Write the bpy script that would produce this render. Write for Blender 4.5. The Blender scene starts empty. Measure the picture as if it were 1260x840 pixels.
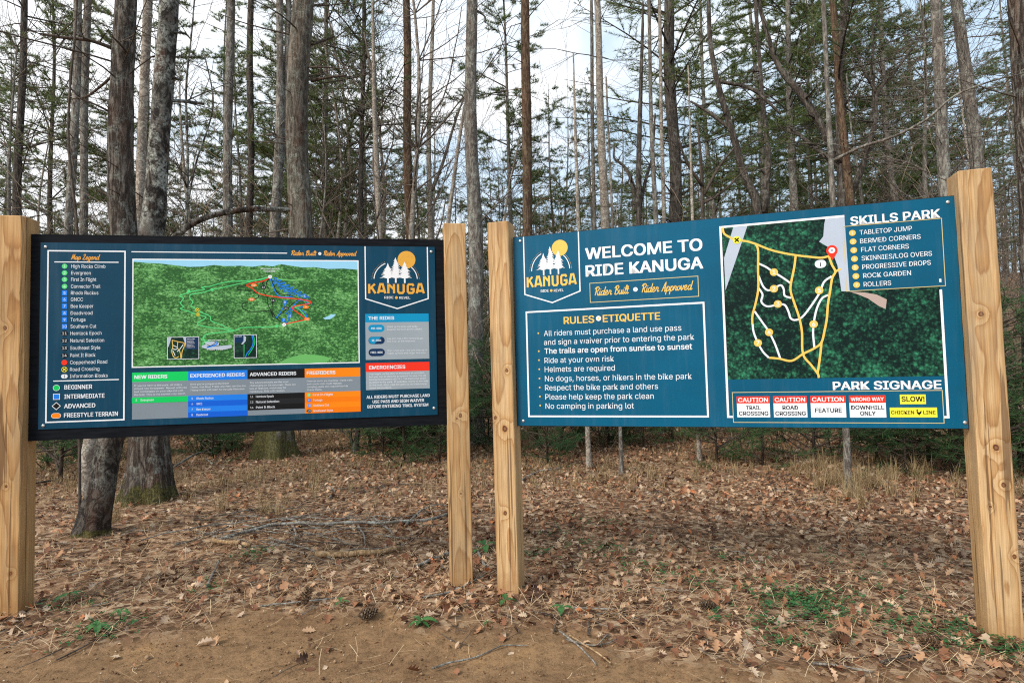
import bpy, math, random
import numpy as np
from mathutils import Vector, Matrix

C = bpy.context.scene
COL = C.collection
R = math.radians
rng = random.Random(7)
DENOISE = False
nrg = np.random.default_rng(11)

# ------------------------------------------------------------------ camera
PITCH, ROLL, EYE, FPX = 0.0469, 0.0242, 1.41, 711.04
cam_d = bpy.data.cameras.new("camera")
cam = bpy.data.objects.new("camera", cam_d)
COL.objects.link(cam)
cam_d.sensor_width = 36.0
cam_d.lens = FPX / 1260 * 36.0
cam_d.clip_start, cam_d.clip_end = 0.05, 2000
_fw = Vector((0, math.cos(PITCH), math.sin(PITCH)))
_up = Vector((0, -math.sin(PITCH), math.cos(PITCH)))
_rt = Vector((1, 0, 0))
_r2 = _rt * math.cos(ROLL) - _up * math.sin(ROLL)
_u2 = _rt * math.sin(ROLL) + _up * math.cos(ROLL)
cam.matrix_world = Matrix((
    (_r2.x, _u2.x, -_fw.x, 0), (_r2.y, _u2.y, -_fw.y, 0), (_r2.z, _u2.z, -_fw.z, EYE), (0, 0, 0, 1)))
C.camera = cam

# ------------------------------------------------------------------ sky and sun
SUN_AZ, SUN_EL = R(224), R(42)          # azimuth clockwise from +Y
w = bpy.data.worlds.new("World"); C.world = w; w.use_nodes = True
nt = w.node_tree; nt.nodes.clear()
wo = nt.nodes.new("ShaderNodeOutputWorld"); bg = nt.nodes.new("ShaderNodeBackground")
sky = nt.nodes.new("ShaderNodeTexSky"); sky.sky_type = 'NISHITA'; sky.sun_disc = False
sky.sun_elevation = SUN_EL; sky.sun_rotation = SUN_AZ; sky.air_density = 1.0; sky.dust_density = 1.0
tc = nt.nodes.new("ShaderNodeTexCoord"); mp = nt.nodes.new("ShaderNodeMapping")
mp.inputs['Scale'].default_value = (1.0, 1.0, 2.6); mp.inputs['Location'].default_value = (2.3, 0.4, 0.0)
cn = nt.nodes.new("ShaderNodeTexNoise"); cn.inputs['Scale'].default_value = 2.2; cn.inputs['Detail'].default_value = 7
cn.inputs['Roughness'].default_value = 0.58; cn.inputs['Distortion'].default_value = 0.5
cr = nt.nodes.new("ShaderNodeValToRGB")
cr.color_ramp.elements[0].position = 0.43; cr.color_ramp.elements[0].color = (0.25, 0.25, 0.25, 1)
cr.color_ramp.elements[1].position = 0.66; cr.color_ramp.elements[1].color = (0.95, 0.95, 0.95, 1)
mx = nt.nodes.new("ShaderNodeMix"); mx.data_type = 'RGBA'
mx.inputs[7].default_value = (13.0, 13.2, 13.4, 1)
bg.inputs['Strength'].default_value = 0.082
L = nt.links.new
L(tc.outputs['Generated'], mp.inputs['Vector']); L(mp.outputs[0], cn.inputs['Vector'])
sx = nt.nodes.new("ShaderNodeSeparateXYZ"); L(tc.outputs['Generated'], sx.inputs[0])
mt = nt.nodes.new("ShaderNodeMath"); mt.operation = 'MULTIPLY_ADD'; mt.inputs[1].default_value = -0.30; L(sx.outputs['X'], mt.inputs[0]); L(cn.outputs['Fac'], mt.inputs[2])   # cloud thins out towards the right
L(mt.outputs[0], cr.inputs['Fac']); L(cr.outputs['Color'], mx.inputs[0])
hz = nt.nodes.new("ShaderNodeMix"); hz.data_type = 'RGBA'; hz.inputs[0].default_value = 0.6; hz.inputs[7].default_value = (6.6, 10.4, 14.0, 1)   # thin high veil lightens the blue
L(sky.outputs['Color'], hz.inputs[6]); L(hz.outputs[2], mx.inputs[6]); L(mx.outputs[2], bg.inputs['Color']); L(bg.outputs[0], wo.inputs['Surface'])

sd = bpy.data.lights.new("sun", 'SUN'); sd.energy = 2.9; sd.angle = R(22); sd.color = (1.0, 0.955, 0.89)
so = bpy.data.objects.new("sun", sd); COL.objects.link(so)
_sv = Vector((math.sin(SUN_AZ) * math.cos(SUN_EL), math.cos(SUN_AZ) * math.cos(SUN_EL), math.sin(SUN_EL)))
so.rotation_euler = _sv.to_track_quat('Z', 'Y').to_euler(); so.location = (-6, -10, 20)

C.view_settings.view_transform = 'Standard'; C.view_settings.look = 'None'
C.view_settings.exposure = 0.32; C.view_settings.gamma = 1.0; C.view_settings.use_curve_mapping = False
C.cycles.max_bounces = 6; C.cycles.transparent_max_bounces = 8
C.cycles.use_denoising = DENOISE; C.cycles.filter_width = 1.15

# ------------------------------------------------------------------ helpers
def ray(px, py):
    X = (px - 630) / FPX; Y = (420 - py) / FPX
    return _fw + _r2 * X + _u2 * Y
def at(px, py, d):
    """point at forward distance d seen at photo pixel px, py"""
    v = ray(px, py)
    return Vector((0, 0, EYE)) + v * (d / v.y)

def tag(o, label=None, cat=None, group=None, kind=None):
    if label: o['label'] = label
    if cat: o['category'] = cat
    if group: o['group'] = group
    if kind: o['kind'] = kind
    return o
def empty(name, loc=(0, 0, 0), rz=0):
    o = bpy.data.objects.new(name, None); COL.objects.link(o)
    o.location = loc; o.rotation_euler = (0, 0, rz); o.empty_display_size = 0.1
    return o
def kids(o): return [c for c in o.children]
def copy_tree(o, parent=None):
    c = o.copy(); COL.objects.link(c)
    if parent is not None: c.parent = parent
    for ch in kids(o): copy_tree(ch, c)
    return c
def mesh_np(name, V, F, mats, parent=None, mi=None, smooth=False, tris=False):
    """fast mesh from arrays; F is (n,3) or (n,4)"""
    me = bpy.data.meshes.new(name)
    V = np.asarray(V, np.float32); F = np.asarray(F, np.int32)
    n, k = F.shape
    me.vertices.add(len(V)); me.vertices.foreach_set('co', V.ravel())
    me.loops.add(n * k); me.loops.foreach_set('vertex_index', F.ravel())
    me.polygons.add(n)
    me.polygons.foreach_set('loop_start', np.arange(0, n * k, k, dtype=np.int32))
    me.polygons.foreach_set('loop_total', np.full(n, k, np.int32))
    if mi is not None: me.polygons.foreach_set('material_index', np.asarray(mi, np.int32))
    if smooth: me.polygons.foreach_set('use_smooth', np.ones(n, bool))
    for m in (mats if isinstance(mats, (list, tuple)) else [mats]): me.materials.append(m)
    me.update(calc_edges=True); me.validate()
    o = bpy.data.objects.new(name, me); COL.objects.link(o)
    if parent is not None: o.parent = parent
    return o

class MB:
    def __init__(s): s.V = []; s.F = []; s.M = []
    def face(s, pts, m=0):
        i = len(s.V); s.V.extend(tuple(p) for p in pts); s.F.append(tuple(range(i, i + len(pts)))); s.M.append(m)
    def tube(s, pts, rad, n=8, m=0, jit=0.0, seed=0, cap=True):
        pts = [Vector(p) for p in pts]
        k = len(pts); base = len(s.V)
        ref = Vector((1, 0, 0))
        rg = random.Random(seed)
        ph = [rg.uniform(0, 6.28) for _ in range(8)]
        for i, p in enumerate(pts):
            t = (pts[min(i + 1, k - 1)] - pts[max(i - 1, 0)])
            if t.length < 1e-9: t = Vector((0, 0, 1))
            t.normalize()
            a = ref - t * ref.dot(t)
            if a.length < 0.05: a = Vector((0, 1, 0)) - t * t.y
            a.normalize(); b = t.cross(a); ref = a
            r = rad[i] if hasattr(rad, '__len__') else rad
            for j in range(n):
                th = 2 * math.pi * j / n
                q = r
                if jit:
                    q *= 1 + jit * (0.5 * math.sin(2 * th + ph[0] + i * .21) + 0.4 * math.sin(3 * th + ph[1] - i * .33)
                                    + 0.5 * rg.uniform(-1, 1) + 0.4 * math.sin(i * .9 + ph[2]))
                s.V.append(tuple(p + a * (q * math.cos(th)) + b * (q * math.sin(th))))
        for i in range(k - 1):
            for j in range(n):
                a0 = base + i * n + j; b0 = base + i * n + (j + 1) % n
                s.F.append((a0, b0, b0 + n, a0 + n)); s.M.append(m)
        if cap:
            s.F.append(tuple(base + j for j in range(n))[::-1]); s.M.append(m)
            s.F.append(tuple(base + (k - 1) * n + j for j in range(n))); s.M.append(m)
    def box(s, x0, x1, y0, y1, z0, z1, m=0):
        i = len(s.V)
        s.V += [(x0, y0, z0), (x1, y0, z0), (x1, y1, z0), (x0, y1, z0), (x0, y0, z1), (x1, y0, z1), (x1, y1, z1), (x0, y1, z1)]
        for f in ((0, 3, 2, 1), (4, 5, 6, 7), (0, 1, 5, 4), (1, 2, 6, 5), (2, 3, 7, 6), (3, 0, 4, 7)):
            s.F.append(tuple(i + q for q in f)); s.M.append(m)
    def build(s, name, mats, parent=None, smooth=False, off=None):
        me = bpy.data.meshes.new(name)
        V = s.V if off is None else [(a - off[0], b - off[1], c - off[2]) for a, b, c in s.V]
        me.from_pydata(V, [], s.F)
        for m in (mats if isinstance(mats, (list, tuple)) else [mats]): me.materials.append(m)
        me.polygons.foreach_set('material_index', s.M)
        if smooth: me.polygons.foreach_set('use_smooth', [True] * len(s.F))
        me.update()
        o = bpy.data.objects.new(name, me); COL.objects.link(o)
        if parent is not None: o.parent = parent
        return o

def smooth_line(pts, per=6):
    """Catmull-Rom through tuples of any dimension"""
    P = [np.array(p, float) for p in pts]
    if len(P) < 3: return [tuple(p) for p in P]
    P = [2 * P[0] - P[1]] + P + [2 * P[-1] - P[-2]]
    out = []
    for i in range(1, len(P) - 2):
        for k in range(per):
            t = k / per
            a, b, c, d = P[i - 1], P[i], P[i + 1], P[i + 2]
            out.append(tuple(0.5 * ((2 * b) + (-a + c) * t + (2 * a - 5 * b + 4 * c - d) * t * t + (-a + 3 * b - 3 * c + d) * t ** 3)))
    out.append(tuple(P[-2]))
    return out

# value noise for the ground
_perm = nrg.random((256, 256))
def vnoise(x, y):
    xi = np.floor(x).astype(int); yi = np.floor(y).astype(int)
    fx = x - xi; fy = y - yi
    fx = fx * fx * (3 - 2 * fx); fy = fy * fy * (3 - 2 * fy)
    g = lambda a, b: _perm[a % 256, b % 256]
    return (g(xi, yi) * (1 - fx) + g(xi + 1, yi) * fx) * (1 - fy) + (g(xi, yi + 1) * (1 - fx) + g(xi + 1, yi + 1) * fx) * fy
def fbm(x, y, o=4):
    s = 0; a = .5
    for k in range(o):
        s = s + a * (vnoise(x * 2 ** k + 17.3 * k, y * 2 ** k + 9.1 * k) - .5); a *= .5
    return s
def sstep(a, b, x):
    t = np.clip((x - a) / (b - a), 0, 1); return t * t * (3 - 2 * t)
def dirt_f(x, y):
    """1 on the trodden bare dirt, 0 in the litter"""
    x = np.asarray(x, float); y = np.asarray(y, float)
    edge = np.interp(x, [-8, -3.0, -2.3, -1.6, -0.8, 0, 0.5, 1.0, 1.7, 2.4, 8], [2.7, 2.95, 3.2, 3.45, 3.42, 3.36, 3.04, 2.86, 2.70, 2.4, 2.1])
    return sstep(0.16, -0.16, y - edge - 0.8 * fbm(x * 2.2 + 5, y * 2.2, 5))
POST_FEET = [(-2.97, 3.46), (-.375, 3.90), (-.05, 3.77), (2.43, 2.99)]
def gz(x, y):
    x = np.asarray(x, float); y = np.asarray(y, float)
    z = -0.012 * np.clip(x, -12, 12)
    d = dirt_f(x, y)
    z = z + 0.10 * fbm(x * .8, y * .8, 3) * (1 - .7 * d) * sstep(1, 5, y) + 0.035 * fbm(x * 4, y * 4, 3) * (1 - .5 * d) - 0.02 * d
    for pu, pv in POST_FEET: z = z + .028 * np.exp(-((x - pu) ** 2 + (y - pv) ** 2) / .030) * (.6 + 1.6 * np.clip(fbm(x * 9, y * 9, 2) + .3, 0, 1))
    far = sstep(13, 40, np.hypot(x, y))
    z = z + far * (1.2 * fbm(x * .06, y * .06, 3))
    hill = sstep(20, 60, y) * sstep(-6, 34, x) * 9.0 + sstep(34, 90, y) * 2.5
    return z + hill
def gzf(x, y): return float(gz(x, y))
def on_ground(px, py):
    v = ray(px, py); t = EYE / max(1e-3, -v.z)
    for _ in range(8):
        p = Vector((0, 0, EYE)) + v * t
        t += (p.z - gzf(p.x, p.y)) / max(.05, -v.z)
    return Vector((0, 0, EYE)) + v * t

# ------------------------------------------------------------------ materials
def new_mat(name):
    m = bpy.data.materials.new(name); m.use_nodes = True
    n = m.node_tree; b = n.nodes['Principled BSDF']
    return m, n, b
def nd(n, typ, **kw):
    x = n.nodes.new(typ)
    for k, v in kw.items():
        if k in x.inputs: x.inputs[k].default_value = v
        else: setattr(x, k, v)
    return x
def ramp(n, stops, interp='LINEAR'):
    r = n.nodes.new('ShaderNodeValToRGB'); e = r.color_ramp.elements
    r.color_ramp.interpolation = interp
    while len(e) < len(stops): e.new(0.5)
    for q, (p, c) in zip(e, stops): q.position = p; q.color = (*c, 1) if len(c) == 3 else c
    return r
def mixc(n, fac, a, b, mode='MIX'):
    m = n.nodes.new('ShaderNodeMix'); m.data_type = 'RGBA'; m.blend_type = mode
    for i, v in ((0, fac), (6, a), (7, b)):
        if hasattr(v, 'links') or hasattr(v, 'is_linked'): n.links.new(v, m.inputs[i])
        elif i == 0: m.inputs[0].default_value = v
        else: m.inputs[i].default_value = (*v, 1)
    return m.outputs[2]
def math_(n, op, a, b=None, clamp=False):
    m = n.nodes.new('ShaderNodeMath'); m.operation = op; m.use_clamp = clamp
    for i, v in enumerate((a, b)):
        if v is None: continue
        if hasattr(v, 'is_linked'): n.links.new(v, m.inputs[i])
        else: m.inputs[i].default_value = v
    return m.outputs[0]
def coords(n, scale=(1, 1, 1), which='Object', loc=(0, 0, 0)):
    t = n.nodes.new('ShaderNodeTexCoord'); m = n.nodes.new('ShaderNodeMapping')
    m.inputs['Scale'].default_value = scale; m.inputs['Location'].default_value = loc
    n.links.new(t.outputs[which], m.inputs['Vector']); return m.outputs[0]
def noise(n, vec, scale, detail=4, rough=.55, dist=0):
    x = nd(n, 'ShaderNodeTexNoise', Scale=scale, Detail=detail, Roughness=rough, Distortion=dist)
    n.links.new(vec, x.inputs['Vector']); return x.outputs['Fac']
def bump(n, b, h, strength, dist):
    x = nd(n, 'ShaderNodeBump', Strength=strength, Distance=dist)
    n.links.new(h, x.inputs['Height']); n.links.new(x.outputs[0], b.inputs['Normal'])
def flat(name, col, rough=.6, spec=.3, metal=0):
    m, n, b = new_mat(name)
    b.inputs['Base Color'].default_value = (*col, 1); b.inputs['Roughness'].default_value = rough
    b.inputs['Specular IOR Level'].default_value = spec; b.inputs['Metallic'].default_value = metal
    return m
def srgb(r, g, b):
    f = lambda c: c / 12.92 if c <= .04045 else ((c + .055) / 1.055) ** 2.4
    return (f(r / 255), f(g / 255), f(b / 255))

def bark_mat(name, dark, light, lichen=None, lich_amt=.5, furrow=14.0, stretch=.22, moss=0.0, depth=.02, rust=0.0, lich_from=0.0, smooth_bark=False):
    m, n, b = new_mat(name)
    v = coords(n, (1, 1, stretch))
    warp = nd(n, 'ShaderNodeTexNoise', Scale=6.0, Detail=3.0); n.links.new(v, warp.inputs['Vector'])
    va = n.nodes.new('ShaderNodeVectorMath'); va.operation = 'MULTIPLY_ADD'
    n.links.new(warp.outputs['Color'], va.inputs[0]); va.inputs[1].default_value = (.12, .12, .12); n.links.new(v, va.inputs[2])
    vo = nd(n, 'ShaderNodeTexVoronoi', Scale=furrow); vo.feature = 'DISTANCE_TO_EDGE'; n.links.new(va.outputs[0], vo.inputs['Vector'])
    fur0 = ramp(n, [(0.0, (0, 0, 0)), (.25, (1, 1, 1))]); n.links.new(vo.outputs['Distance'], fur0.inputs['Fac'])
    rg1 = noise(n, coords(n, (1, 1, stretch * .7), loc=(7, 3, 1)), furrow * .62, 5, .62, .9)
    rdg = math_(n, 'ABSOLUTE', math_(n, 'SUBTRACT', rg1, .5))
    fur1 = ramp(n, [(0.0, (0, 0, 0)), (.085, (.75, .75, .75)), (.2, (1, 1, 1))]); n.links.new(rdg, fur1.inputs['Fac'])
    fur = fur1 if smooth_bark else nd(n, 'ShaderNodeMix', data_type='RGBA', blend_type='MIX')
    if not smooth_bark:
        fur.inputs[0].default_value = .78; n.links.new(fur0.outputs['Color'], fur.inputs[6]); n.links.new(fur1.outputs['Color'], fur.inputs[7])
    fur_o = fur.outputs['Color'] if smooth_bark else fur.outputs[2]
    fine = noise(n, coords(n, (1, 1, .5)), 60, 5, .7)
    h = math_(n, 'ADD', math_(n, 'MULTIPLY', fur_o, .75), math_(n, 'MULTIPLY', fine, .55))
    rr = ramp(n, [(.2, tuple(c * .55 for c in dark)), (.5, dark), (1.0, light)]); n.links.new(h, rr.inputs['Fac'])
    col = rr.outputs['Color']
    big = noise(n, coords(n, (1, 1, .6)), 2.2, 4, .6)
    tone = ramp(n, [(.3, (.72, .70, .68)), (.7, (1.2, 1.18, 1.15))]); n.links.new(big, tone.inputs['Fac'])
    col = mixc(n, 1.0, col, tone.outputs['Color'], 'MULTIPLY')
    if rust:
        rn = noise(n, coords(n, (1, 1, .25), loc=(3, 1, 0)), 5, 5, .7)
        rm = ramp(n, [(.52, (0, 0, 0)), (.66, (rust, rust, rust))]); n.links.new(rn, rm.inputs['Fac'])
        col = mixc(n, rm.outputs['Color'], col, (.115, .055, .032))
    if lichen:
        ln = noise(n, coords(n, (1, 1, .8), loc=(1, 5, 2)), 9, 6, .68)
        lm = ramp(n, [(.60 - .22 * lich_amt, (0, 0, 0)), (.68 - .2 * lich_amt, (1, 1, 1))]); n.links.new(ln, lm.inputs['Fac'])
        l2 = noise(n, coords(n), 45, 3, .6)
        lf = math_(n, 'MULTIPLY', lm.outputs['Color'], ramp_out(n, l2, .35, .6), True)
        l3 = noise(n, coords(n, (1, 1, .7), loc=(4, 2, 7)), 3.2, 4, .6)
        lf = math_(n, 'MULTIPLY', lf, ramp_out(n, l3, .36, .58))
        if lich_from:
            tz = n.nodes.new('ShaderNodeTexCoord'); sz_ = n.nodes.new('ShaderNodeSeparateXYZ'); n.links.new(tz.outputs['Object'], sz_.inputs[0])
            lf = math_(n, 'MULTIPLY', lf, ramp_out(n, math_(n, 'ADD', math_(n, 'MULTIPLY', sz_.outputs['Z'], .5 / lich_from), math_(n, 'MULTIPLY', l3, .4)), .25, .7))
        col = mixc(n, math_(n, 'MULTIPLY', lf, .85), col, lichen)
    if moss:
        t = n.nodes.new('ShaderNodeTexCoord'); s = n.nodes.new('ShaderNodeSeparateXYZ'); n.links.new(t.outputs['Object'], s.inputs[0])
        mn = noise(n, coords(n), 4.5, 6, .7)
        hh = math_(n, 'SUBTRACT', math_(n, 'MULTIPLY', math_(n, 'SUBTRACT', mn, .14), 3.0), math_(n, 'DIVIDE', s.outputs['Z'], moss))
        mm = ramp(n, [(.42, (0, 0, 0)), (.62, (1, 1, 1))]); n.links.new(hh, mm.inputs['Fac'])
        mc = ramp(n, [(.35, (.045, .045, .015)), (.7, (.16, .14, .04))]); n.links.new(noise(n, coords(n), 40, 3), mc.inputs['Fac'])
        col = mixc(n, math_(n, 'MULTIPLY', mm.outputs['Color'], .85), col, mc.outputs['Color'])
    n.links.new(col, b.inputs['Base Color'])
    b.inputs['Roughness'].default_value = .92; b.inputs['Specular IOR Level'].default_value = .15
    bump(n, b, h, 1.0, depth)
    return m
def ramp_out(n, f, a, b):
    r = ramp(n, [(a, (0, 0, 0)), (b, (1, 1, 1))]); n.links.new(f, r.inputs['Fac']); return r.outputs['Color']

M = {}
M['bark_pine'] = bark_mat('furrowed_pine_bark', (.07, .055, .045), (.215, .185, .155), (.33, .34, .29), .4, 21, .2, .3, .035, .55)
M['bark_moss'] = bark_mat('mossy_pine_bark', (.085, .074, .062), (.19, .17, .145), (.28, .29, .24), .45, 15, .2, .42, .03)
M['bark_moss_tall'] = bark_mat('yellow_mossy_bark', (.10, .085, .066), (.22, .19, .155), (.30, .31, .25), .55, 17, .22, .9, .025, .5)
M['bark_lichen'] = bark_mat('lichen_blotched_bark', (.034, .029, .025), (.115, .10, .085), (.44, .45, .39), .72, 14, .9, .06, .012, .5, 1.5, True)
M['bark_grey'] = bark_mat('grey_bark', (0.120, 0.108, 0.094), (0.288, 0.258, 0.222), (0.396, 0.408, 0.348), .55, 24, .35, 0, .012, .35)
M['bark_pale'] = bark_mat('pale_bark', (.25, .21, .17), (.48, .42, .35), (.50, .49, .42), .5, 20, 1.4, 0, .006, .2, 0, True)
M['bark_dark'] = bark_mat('dark_bark', (.06, .05, .042), (.15, .13, .11), (.25, .25, .21), .3, 20, .25, 0, .015)
M['bark_brown'] = bark_mat('brown_bark', (.085, .053, .034), (.19, .13, .085), (.22, .21, .12), .3, 20, .3, 0, .015, .6)
M['twig'] = bark_mat('twig_bark', (.07, .055, .043), (.15, .12, .096), None, 0, 30, .3, 0, .003)
M['branch_grey'] = bark_mat('grey_branch_bark', (.12, .10, .085), (.26, .22, .18), None, 0, 30, .3, 0, .003)
M['twig_grey'] = bark_mat('weathered_twig', (.14, .125, .105), (.32, .29, .25), (.42, .46, .42), .5, 40, .4, 0, .003)
M['twig_tan'] = bark_mat('bare_wood', (.24, .15, .075), (.46, .32, .19), None, 0, 30, .1, 0, .003)

def foliage_mat(name, stops, rough=.75, transl=.3):
    m, n, b = new_mat(name)
    g = n.nodes.new('ShaderNodeNewGeometry')
    r = ramp(n, stops); n.links.new(g.outputs['Random Per Island'], r.inputs['Fac'])
    oi = n.nodes.new('ShaderNodeObjectInfo')
    t = ramp(n, [(0, (.75, .8, .8)), (1, (1.25, 1.15, 1.05))]); n.links.new(oi.outputs['Random'], t.inputs['Fac'])
    col = mixc(n, 1.0, r.outputs['Color'], t.outputs['Color'], 'MULTIPLY')
    n.links.new(col, b.inputs['Base Color']); b.inputs['Roughness'].default_value = rough
    b.inputs['Specular IOR Level'].default_value = .2
    if transl:
        tr = n.nodes.new('ShaderNodeBsdfTranslucent'); n.links.new(col, tr.inputs['Color'])
        ms = n.nodes.new('ShaderNodeMixShader'); ms.inputs[0].default_value = transl
        out = n.nodes['Material Output']
        n.links.new(b.outputs[0], ms.inputs[1]); n.links.new(tr.outputs[0], ms.inputs[2]); n.links.new(ms.outputs[0], out.inputs['Surface'])
    return m
M['needles'] = foliage_mat('pine_needles', [(0, (.065, .11, .045)), (.5, (.135, .195, .07)), (.85, (.20, .25, .095)), (1, (.30, .23, .11))], .6, .5)
M['needles_young'] = foliage_mat('young_pine_needles', [(0, (.035, .09, .038)), (.6, (.075, .165, .062)), (1, (.13, .21, .08))], .6, .45)
M['leaf_green'] = foliage_mat('green_leaf', [(0, (.03, .105, .035)), (1, (.075, .20, .06))], .5, .25)
M['litter'] = foliage_mat('dead_leaf', [(0, (0.052, 0.027, 0.018)), (.16, (0.136, 0.059, 0.034)), (.34, (0.260, 0.113, 0.060)), (.50, (0.376, 0.178, 0.095)),
    (.63, (0.468, 0.266, 0.150)), (.76, (0.572, 0.384, 0.243)), (.86, (0.442, 0.334, 0.259)), (.94, (0.728, 0.543, 0.369)), (1, (0.546, 0.173, 0.057))], .65, .15)
M['straw'] = foliage_mat('pine_straw', [(0, (0.143, 0.081, 0.046)), (.4, (0.330, 0.201, 0.108)), (.75, (0.484, 0.345, 0.204)), (1, (0.638, 0.517, 0.348))], .7, .1)
M['dry_grass'] = foliage_mat('dry_grass_blade', [(0, (.20, .125, .06)), (.5, (.36, .245, .125)), (1, (.52, .40, .235))], .7, .2)
M['brush'] = foliage_mat('bare_brush', [(0, (.11, .08, .06)), (.5, (.20, .15, .11)), (1, (.30, .235, .17))], .9, 0)
M['brown_leaf'] = foliage_mat('clinging_brown_leaf', [(0, (.12, .055, .03)), (1, (.26, .12, .055))], .7, .25)

def wood_mat(name, axis, knots, tint=(1, 1, 1), seed=0.0):
    """treated pine: growth rings round an axis off the post's middle, knots at given points"""
    m, n, b = new_mat(name)
    t = n.nodes.new('ShaderNodeTexCoord'); P = t.outputs['Object']
    s = n.nodes.new('ShaderNodeSeparateXYZ'); n.links.new(P, s.inputs[0])
    slow = noise(n, coords(n, (3.0, 3.0, .75), loc=(seed, 0, seed)), 1.0, 2, .5)
    mid = noise(n, coords(n, (14, 14, 1.3), loc=(seed, 3, 0)), 1.0, 3, .55)
    dx = math_(n, 'SUBTRACT', s.outputs['X'], axis[0]); dy = math_(n, 'SUBTRACT', s.outputs['Y'], axis[1])
    rr = math_(n, 'SQRT', math_(n, 'ADD', math_(n, 'MULTIPLY', dx, dx), math_(n, 'MULTIPLY', dy, dy)))
    rr = math_(n, 'ADD', rr, math_(n, 'MULTIPLY', slow, .085))
    rr = math_(n, 'ADD', rr, math_(n, 'MULTIPLY', mid, .012))
    kd = None
    for (kx, ky, kz, kr) in knots:
        sub = n.nodes.new('ShaderNodeVectorMath'); sub.operation = 'SUBTRACT'; n.links.new(P, sub.inputs[0]); sub.inputs[1].default_value = (kx, ky, kz)
        mul = n.nodes.new('ShaderNodeVectorMath'); mul.operation = 'MULTIPLY'; n.links.new(sub.outputs[0], mul.inputs[0]); mul.inputs[1].default_value = (1 / kr, .35 / kr, .8 / kr)
        ln = n.nodes.new('ShaderNodeVectorMath'); ln.operation = 'LENGTH'; n.links.new(mul.outputs[0], ln.inputs[0])
        d = math_(n, 'ADD', ln.outputs['Value'], math_(n, 'MULTIPLY', math_(n, 'SUBTRACT', noise(n, coords(n, (1, 1, 1), loc=(kz, 0, 0)), 55, 3, .6), .5), 1.1))
        kd = d if kd is None else math_(n, 'MINIMUM', kd, d)
    if kd is not None:
        ex = math_(n, 'POWER', 2.718, math_(n, 'MULTIPLY', math_(n, 'MULTIPLY', kd, kd), -.10))
        rr = math_(n, 'ADD', rr, math_(n, 'MULTIPLY', ex, .016))
    ring = math_(n, 'FRACT', math_(n, 'MULTIPLY', rr, 105.0))
    rc = ramp(n, [(0, srgb(206, 176, 136)), (.5, srgb(200, 166, 122)), (.8, srgb(182, 140, 92)), (.93, srgb(156, 110, 66)), (1, srgb(204, 172, 130))])
    n.links.new(ring, rc.inputs['Fac'])
    plain = srgb(194, 165, 122)
    col = mixc(n, .72, plain, rc.outputs['Color'])
    fib = noise(n, coords(n, (160, 160, 3.0)), 1.0, 3, .6)
    fr = ramp(n, [(.3, (.70, .67, .64)), (.65, (1.1, 1.1, 1.1))]); n.links.new(fib, fr.inputs['Fac'])
    col = mixc(n, 1.0, col, fr.outputs['Color'], 'MULTIPLY')
    blot = noise(n, coords(n, (7, 7, 1.6), loc=(seed, 1, 2)), 1.0, 4, .6)
    br = ramp(n, [(.3, (.78, .75, .70)), (.6, (1.05, 1.04, 1.02))]); n.links.new(blot, br.inputs['Fac'])
    col = mixc(n, 1.0, col, br.outputs['Color'], 'MULTIPLY')
    if kd is not None:
        k1 = ramp(n, [(.0, (.9, .9, .9)), (.42, (.9, .9, .9)), (.6, (1, 1, 1)), (.85, (.75, .75, .75)), (1.0, (.0, .0, .0))]); n.links.new(math_(n, 'MULTIPLY', kd, .8), k1.inputs['Fac'])
        kc = ramp(n, [(.0, srgb(140, 92, 58)), (.45, srgb(112, 68, 42)), (.6, srgb(62, 36, 24)), (.75, srgb(96, 58, 34)), (1.0, srgb(180, 128, 78))]); n.links.new(math_(n, 'ADD', math_(n, 'MULTIPLY', kd, .8), math_(n, 'MULTIPLY', math_(n, 'SUBTRACT', mid, .5), .5)), kc.inputs['Fac'])
        col = mixc(n, k1.outputs['Color'], col, kc.outputs['Color'])
    st = noise(n, coords(n, (26, 26, .5), loc=(seed, 2, 5)), 1.0, 4, .6)
    sr = ramp(n, [(.34, (.82, .79, .75)), (.5, (1, 1, 1)), (.7, (1.05, 1.04, 1.02))]); n.links.new(st, sr.inputs['Fac'])
    col = mixc(n, 1.0, col, sr.outputs['Color'], 'MULTIPLY')
    gw = noise(n, coords(n, (9, 9, 1.1), loc=(2, seed, 1)), 1.0, 5, .65)
    gm = ramp(n, [(.50, (0, 0, 0)), (.70, (.6, .6, .6))]); n.links.new(gw, gm.inputs['Fac'])
    col = mixc(n, gm.outputs['Color'], col, srgb(150, 134, 112))
    # drying checks
    ck = noise(n, coords(n, (48, 48, .8), loc=(seed, 7, 1)), 1.0, 2, .4)
    cm = ramp(n, [(.665, (0, 0, 0)), (.685, (1, 1, 1))]); n.links.new(ck, cm.inputs['Fac'])
    col = mixc(n, math_(n, 'MULTIPLY', cm.outputs['Color'], .65), col, srgb(70, 44, 28))
    # soil splashed on the foot
    sp = math_(n, 'SUBTRACT', math_(n, 'MULTIPLY', noise(n, coords(n), 9, 5, .7), .42), s.outputs['Z'])
    sm = ramp(n, [(.02, (0, 0, 0)), (.16, (.5, .5, .5))]); n.links.new(sp, sm.inputs['Fac'])
    col = mixc(n, sm.outputs['Color'], col, srgb(150, 110, 70))
    col = mixc(n, 1.0, col, tint, 'MULTIPLY')
    n.links.new(col, b.inputs['Base Color']); b.inputs['Roughness'].default_value = .72; b.inputs['Specular IOR Level'].default_value = .25
    hh = math_(n, 'SUBTRACT', math_(n, 'ADD', math_(n, 'MULTIPLY', ring, .25), math_(n, 'MULTIPLY', fib, .5)), math_(n, 'MULTIPLY', cm.outputs['Color'], .8))
    bump(n, b, hh, .5, .003)
    return m

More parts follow.
